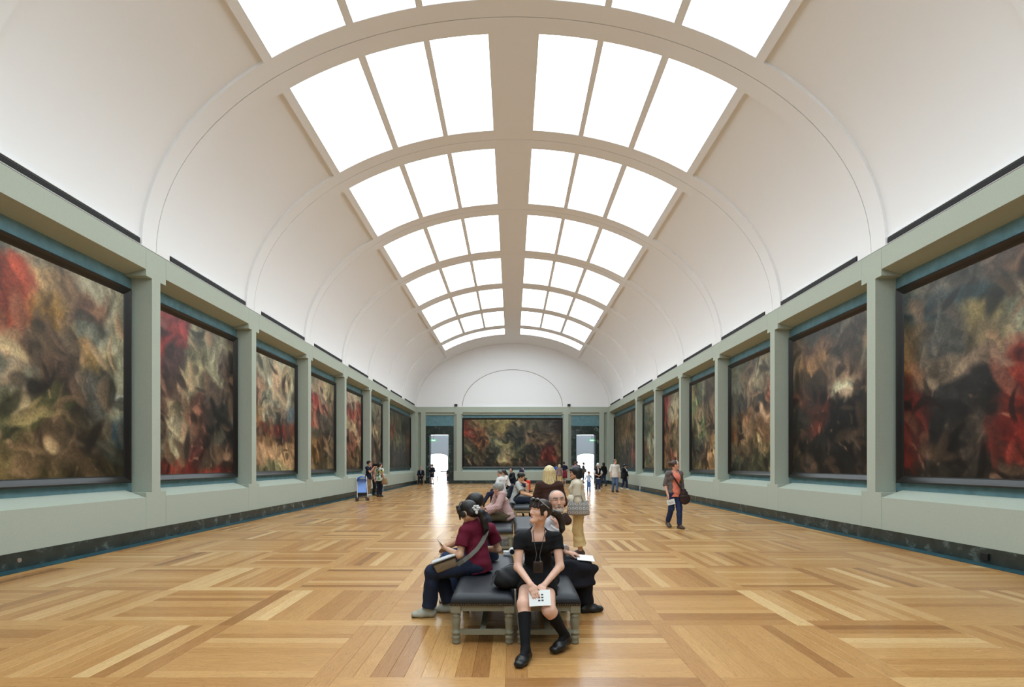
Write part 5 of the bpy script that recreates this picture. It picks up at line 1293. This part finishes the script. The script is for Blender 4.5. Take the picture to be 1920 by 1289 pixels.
# group by the right doorway and right wall
far_stand('man in an open-necked white shirt and jeans near the right doorway', 1153, 923.3, 1.80, 8, (120, 92, 70), 'thick', (226, 222, 214), (92, 112, 146), sleeve=1.12, fat=1.12, hem=.16, i=.026, stride=.10, head=(14, 10), skin_c=(222, 170, 144))
F = far_stand('person with white hat and black waistcoat beside a small boy', 1121, 921.5, 1.52, 4, (60, 48, 42), 'short', (220, 220, 220), (46, 58, 84), sleeve=.9, hem=.14, arms=dict(wr_l=(.07, .22, 1.0), wr_r=(-.07, .22, 1.02), el_l=(.26, .02, 1.10), el_r=(-.26, .02, 1.10)), shoes=SHOEW, stride=.06)
P = F.torso(.034)+[ecap(F.J['neck']+F.J['f']*.13+UP*.08, lerp(F.J['neck'], F.J['pel'], .62)+F.J['f']*.16, (.07, .06), (.035, .05), u=F.J['l'], op='s', k=.01), ecap(F.J['neck']-UP*.02, F.J['neck']+UP*.2, .075, op='s', k=.01)]
F.wear('waistcoat', P, BLACKC, res=.013)
ht = thing('hat', 'white hat with a black band on the person in the waistcoat', 'hat', F.H(0, 0, .09)); H = F.H
grow('crown', [ecap(H(0, -.01, .05), H(0, -.01, .125), (.092, .105), (.08, .09), u=F.hl, k=.01)], .010, cloth((225, 222, 214)), ht); grow('brim', [ecap(H(0, 0, .055), H(0, .002, .057), (.145, .155), u=F.hl, k=.01), ] if 0 else [ell3(H(0, 0, .055), A3((.145, .155, .012)), F.hax(), k=.01)], .008, cloth((225, 222, 214)), ht)
grow('hat_band', [ecap(H(0, -.01, .062), H(0, -.01, .085), (.096, .109), u=F.hl, flat=(1, 1), k=.005)], .009, BLACKC, ht)
far_stand('small boy in a pale blue sweatshirt walking by the right doorway', 1104, 921.8, 1.10, 5, (58, 44, 38), 'thick', (190, 206, 232), (80, 116, 170), sleeve=1.5, hs=1.12, stride=.08, loose=.006, i=.012, arms=dict(el_l=(.30, 0, 1.12), wr_l=(.38, .04, .92), el_r=(-.30, 0, 1.12), wr_r=(-.40, .04, .92)))
F = far_stand('woman in black with very long dark hair by the right corner', 1132, 912.6, 1.63, -150, (34, 26, 26), 'verylong', (26, 24, 28), (44, 56, 78), sleeve=1.8, fem=1, stride=.16)
F = far_stand('person in a black and white jacket with a satchel close to the right wall', 1171, 918.8, 1.54, 35, (38, 46, 56), 'bob', (30, 30, 34), (40, 50, 76), sleeve=1.8, fem=1, shoes=SHOEW, stride=.16, head=(10, -22))
P = [ecap(lerp(F.J['neck'], F.J['pel'], .02)+F.J['f']*.03, lerp(F.J['neck'], F.J['pel'], .30)+F.J['f']*.13+F.J['l']*.05, .055, .045, k=.02)]; F.wear('white_scarf', P, WHITEC, res=.012)
bag_on(F, 'satchel', 'black satchel on the hip of the person in the black and white jacket', 'bag', W(1168, 893, 31.62), (.14, .10, .17), (30, 30, 34), [W(1165, 888, 31.15), W(1169, 882, 31.2), W(1172, 878, 31.3)])
F = far_stand('blonde woman in a taupe vest and tan trousers looking at the end painting', 1049, 912.5, 1.50, 178, (214, 196, 150), 'bob', (140, 118, 112), (222, 196, 140), sleeve=.15, fem=1, fat=1.12)
F = far_stand('dark-haired person in a navy shirt with white trousers by the end painting', 1057.5, 912.0, 1.70, -165, (26, 24, 26), 'short', (32, 36, 56), (214, 210, 200), sleeve=.7, to=1.4, shoes=SHOEW)
bag_on(F, 'backpack', 'dark red rucksack carried by the person in the navy shirt', 'backpack', W(1059, 890, 36.62), (.17, .11, .26), (120, 30, 48))
far_stand('person in a bright blue top partly hidden by the blonde woman in the vest', 1043, 911.0, 1.55, 150, (70, 44, 36), 'short', (50, 88, 170), (60, 60, 70), sleeve=.7)
far_stand('brown-haired person in a dusty red shirt in front of the right doorway', 1079, 915.0, 1.70, 176, (88, 68, 56), 'short', (132, 84, 92), (60, 58, 64), sleeve=1.6, fat=1.08)
far_stand('person in dark clothes behind the dusty red shirt at the right doorway', 1082, 911.2, 1.74, 170, (24, 22, 24), 'short', (36, 36, 42), (40, 40, 46), sleeve=1.6)
F = far_stand('person in grey standing sideways inside the right doorway', 1093.5, 0, 1.66, 82, (60, 50, 46), 'short', (86, 92, 92), (70, 68, 72), sleeve=1.2, Y=42.6, arms=dict(wr_r=(-.1, .42, 1.12), el_r=(-.2, .18, 1.08)))
bag_on(F, 'shoulder_bag', 'brown shoulder bag on the person in the right doorway', 'bag', (F.J['pel'][0]+.08, F.J['pel'][1]-.22, 1.0), (.17, .08, .15), (112, 92, 78))
# family with the stroller by the left wall
F = far_stand('youth in navy T-shirt and khaki trousers holding a camera by the left wall', 690.5, 930.5, 1.70, 78, (30, 24, 24), 'thick', (30, 34, 50), (152, 122, 88), sleeve=.65, skin_c=(214, 160, 134), arms=dict(el_r=(-.20, .20, 1.16), wr_r=(-.05, .34, 1.42), el_l=(.18, .2, 1.16), wr_l=(.05, .34, 1.42)), head=(0, 4), shoes=SHOEW)
cm = thing('video_camera', 'black camera raised by the youth in the navy T-shirt', 'camera', F.J['G'](0, .38, 1.51)); d = F.J['f']; a = math.atan2(d[1], d[0]); cm.rotation_euler = (0, 0, a)
MB().box(-.06, .10, -.05, .05, -.05, .05).build('camera_body', SHOEB, cm, bevel=.01); MB().tube([(.1, 0, 0), (.2, 0, 0)], .04, 12).build('lens_barrel', SHOEB, cm)
flo = mat('floral_cotton', (.6, .6, .5), .85, .2); nt = flo.node_tree; tc = nt.nodes.new('ShaderNodeTexCoord'); vo = nt.nodes.new('ShaderNodeTexVoronoi'); vo.inputs['Scale'].default_value = 13
rp = nt.nodes.new('ShaderNodeValToRGB'); rp.color_ramp.interpolation = 'CONSTANT'; e = rp.color_ramp.elements; e[0].color = (*srgb((206, 208, 196)), 1); e[1].position = .82; e[1].color = (*srgb((60, 80, 74)), 1)
for p_, c_ in ((.35, (120, 158, 110)), (.52, (206, 196, 110)), (.62, (222, 222, 216)), (.74, (98, 140, 150))): q_ = e.new(p_); q_.color = (*srgb(c_), 1)
sep = nt.nodes.new('ShaderNodeSeparateColor'); nt.links.new(tc.outputs['Object'], vo.inputs['Vector']); nt.links.new(vo.outputs['Color'], sep.inputs['Color']); nt.links.new(sep.outputs[0], rp.inputs['Fac']); nt.links.new(rp.outputs['Color'], nt.nodes['Principled BSDF'].inputs['Base Color'])
F = far_stand('woman in a floral blouse and dark jeans seen from behind by the left wall', 711.5, 932.0, 1.62, 158, (52, 40, 38), 'bob', (200, 200, 190), (36, 38, 52), sleeve=.5, fem=1, fat=1.12, tm=flo, skin_c=(220, 168, 146), head=(-50, 0), hem=.15)
bag_on(F, 'shoulder_bag', 'tan shoulder bag at the hip of the woman in the floral blouse', 'bag', W(721.5, 903, 24.92), (.15, .1, .14), (150, 120, 84), [W(720, 898, 24.85), W(714, 888, 24.92), W(708, 880, 24.98)])
sheet('leaflet', W(723.5, 907, 25.06), (1, 0, -.5), (.5, 0, 1), .2, .12, 'white leaflet in the hand of the woman in the floral blouse')
far_stand('person in a grey top and dark trousers half hidden behind the floral blouse', 701.5, 929.5, 1.56, 95, (40, 30, 28), 'long', (176, 160, 168), (26, 26, 32), sleeve=.7, fem=1)
# pushchair
def stroller():
    e = thing('stroller', 'bright blue folding pushchair parked by the left wall', 'stroller', (-6.42, 22.5, 0)); e.rotation_euler = (0, 0, math.radians(200))
    wh, bk = mat('stroller_white', srgb((225, 225, 228)), .4), mat('stroller_black', srgb((26, 26, 30)), .6); bl, lb = cloth((44, 104, 200)), cloth((140, 172, 232))
    for s in (-1, 1):
        MB().tube([(.21*s, .28, .12), (.20*s, -.02, .55), (.20*s, -.30, .98), (.20*s, -.36, 1.03)], .014, 8).build('push_bar', wh, e, smooth=True); MB().tube([(.20*s, -.36, 1.03), (.20*s, -.44, 1.0)], .02, 8).build('grip', bk, e)
        MB().tube([(.22*s, -.26, .12), (.20*s, .05, .48)], .013, 8).build('rear_strut', wh, e)
        for y in (.28, -.26):
            for q in (-.035, .035):
                MB().tube([(.21*s+q-.012, y, .085), (.21*s+q+.012, y, .085)], .082, 18).build('wheel', bk, e); MB().tube([(.21*s+q-.014, y, .085), (.21*s+q+.014, y, .085)], .04, 12).build('hub', wh, e)
    MB().tube([(-.21, .28, .14), (.21, .28, .14)], .01, 6).build('axle', bk, e); MB().tube([(-.21, -.26, .14), (.21, -.26, .14)], .01, 6).build('axle', bk, e)
    v = [(-.18, .20, .36), (.18, .20, .36), (.18, .0, .36), (-.18, .0, .36), (-.18, -.22, .86), (.18, -.22, .86)]
    MB().add(v+[(x, y-.03, z-.03) for x, y, z in v], [(0, 1, 2, 3), (3, 2, 5, 4), (6, 9, 8, 7), (9, 10, 11, 8), (0, 6, 7, 1), (4, 5, 11, 10), (0, 3, 9, 6), (3, 4, 10, 9), (1, 7, 8, 2), (2, 8, 11, 5)]).build('seat', lb, e)
    cv = MB(); n1, n2 = 10, 8
    for i in range(n1+1):
        for j in range(n2+1):
            t, q = math.pi*(i/n1), math.pi*(.5*j/n2)
            cv.v.append((.21*math.cos(t)*(.75+.25*math.cos(q)), -.26+.36*math.sin(q)*(.45+.55*math.sin(t)), .84+.20*math.sin(t)*(1-.15*math.sin(q))))
    for i in range(n1):
        for j in range(n2): a_ = i*(n2+1)+j; cv.f.append((a_, a_+1, a_+n2+2, a_+n2+1))
    cv.build('canopy', bl, e, smooth=True, fix=False)
    MB().hexa([(-.17, -.25, .5), (.17, -.25, .5), (.17, -.10, .5), (-.17, -.10, .5), (-.18, -.30, .92), (.18, -.30, .92), (.18, -.24, .92), (-.18, -.24, .92)]).build('back_pocket', lb, e, bevel=.02)
    MB().hexa([(-.17, -.18, .22), (.17, -.18, .22), (.17, .18, .22), (-.17, .18, .22), (-.19, -.22, .34), (.19, -.22, .34), (.19, .2, .34), (-.19, .2, .34)]).build('basket', bk, e)
stroller()
# attendants at the left doorway
M['oak'] = mat('pale_oak', srgb((190, 140, 84)), .5)
def simple_chair(label, loc, rz):
    e = thing('chair', label, 'chair', loc); e.rotation_euler = (0, 0, rz)
    for x in (-.22, .22):
        MB().box(x-.02, x+.02, -.23, -.19, 0, .62).build('leg', M['oak'], e); MB().box(x-.02, x+.02, .20, .24, 0, .85).build('leg', M['oak'], e); MB().box(x-.025, x+.025, -.25, .24, .62, .65).build('armrest', M['oak'], e)
    MB().box(-.22, .22, -.23, .22, .42, .455).build('seat', SHOEB, e, bevel=.008); MB().box(-.2, .2, .20, .235, .58, .85).build('backrest', SHOEB, e, bevel=.008)
simple_chair('wooden armchair of the seated attendant beside the left doorway', (-6.93, 39.95, 0), math.radians(8))
F = far_sit('attendant in a dark suit sitting beside the left doorway', -6.93, 39.95, 1.72, 6, .02, (170, 160, 152), 'balding', (24, 26, 34), (26, 28, 36), sleeve=1.85, seat=.455, skin_c=(206, 158, 138))
P = [ecap(F.J['neck']+F.J['f']*.11-UP*.04, lerp(F.J['neck'], F.J['pel'], .5)+F.J['f']*.125, (.05, .03), (.015, .03), u=F.J['l'], k=.01)]; F.wear('shirt_front', P, cloth((150, 162, 190)), res=.012)
# woman attendant in skirt
Y = 40.3; J = stand(CAMX+(810.5-960)*Y/FPX, Y, 1.52, -25, head=(20, 0), arms=dict(el_r=(-.24, .05, 1.08), wr_r=(-.12, .20, 1.25), el_l=(.26, .0, 1.1), wr_l=(.14, .16, .98)))
F = Fig(J, .014, fem=1, label='attendant in a dark skirt suit standing in the left doorway'); F.body((0, 0), (1, 1), feet=True, hair_c=(40, 30, 28)); F.add_hair((44, 34, 30), 'bob', res=.011); F.top(cloth((30, 34, 50)), 1.85, .018, hem=.1, name='jacket')
F.wear('skirt', [ecap(lerp(J['pel'], J['neck'], .2), lerp(J['hip_l'], J['kn_r'], .5)*A3((0, 0, 1))+A3((J['pel'][0], J['pel'][1], -.10)), (.15, .12), (.18, .15), u=J['l'], flat=(1, 1), k=.02)], cloth((30, 34, 50)), res=.013); F.shoes(SHOEB)
far_stand('small child at the right edge of the left doorway', 839.5, 0, .98, 190, (50, 38, 34), 'long', (206, 170, 160), (50, 56, 84), sleeve=.7, Y=45.0, hs=1.1, fem=1)
# slatted bench seen through the left doorway
e = thing('window_bench', 'small pale bench with a dark top beyond the left doorway', 'bench', (-6.35, 48.6, 0))
for x in (-.55, .55):
    for y in (-.18, .18): MB().box(x-.025, x+.025, y-.025, y+.025, 0, .44).build('leg', M['oak'], e)
MB().box(-.6, .6, -.22, .22, .44, .48).build('seat', M['oak'], e); MB().box(-.3, .3, .14, .18, .78, .88).build('backrest', SHOEB, e, bevel=.01)
for x in (-.28, .28): MB().box(x-.015, x+.015, .15, .18, .48, .80).build('back_post', M['oak'], e)
# clear bottles left standing on the marble edging
gl = mat('clear_plastic', srgb((205, 220, 230)), .15, .5, trans=.6)
for s, yy, nm in ((-1, 29.9, 'left'), (1, 30.5, 'right')):
    e = thing('bottle', 'clear plastic bottle standing on the marble edging by the %s wall' % nm, 'bottle', (s*7.36, yy, .006))
    MB().lathe([(.042, 0), (.046, .01), (.046, .10), (.042, .12), (.046, .14), (.046, .21), (.03, .26), (.015, .285), (.015, .30)], (0, 0, 0), 14).build('bottle_body', gl, e, smooth=True); MB().lathe([(.017, .30), (.017, .325)], (0, 0, 0), 12).build('cap', cloth((90, 140, 190)), e)
# spiral-bound white camera left on the near bench
c = W(955, 1042, 6.55); e = thing('compact_camera', 'white compact camera lying on the near bench behind the woman in black', 'camera', (c[0], c[1], .462))
MB().box(-.075, .03, -.03, .03, 0, .05).build('camera_body', mat('white_plastic', srgb((225, 226, 228)), .3), e, bevel=.008); MB().tube([(.035, .03, .045), (.035, -.05, .045)], [.042, .04], 20).build('lens_barrel', mat('white_plastic_lens', srgb((228, 228, 230)), .3), e, smooth=False); MB().tube([(.035, -.045, .045), (.035, -.053, .045)], .030, 20).build('lens_glass', SHOEB, e)
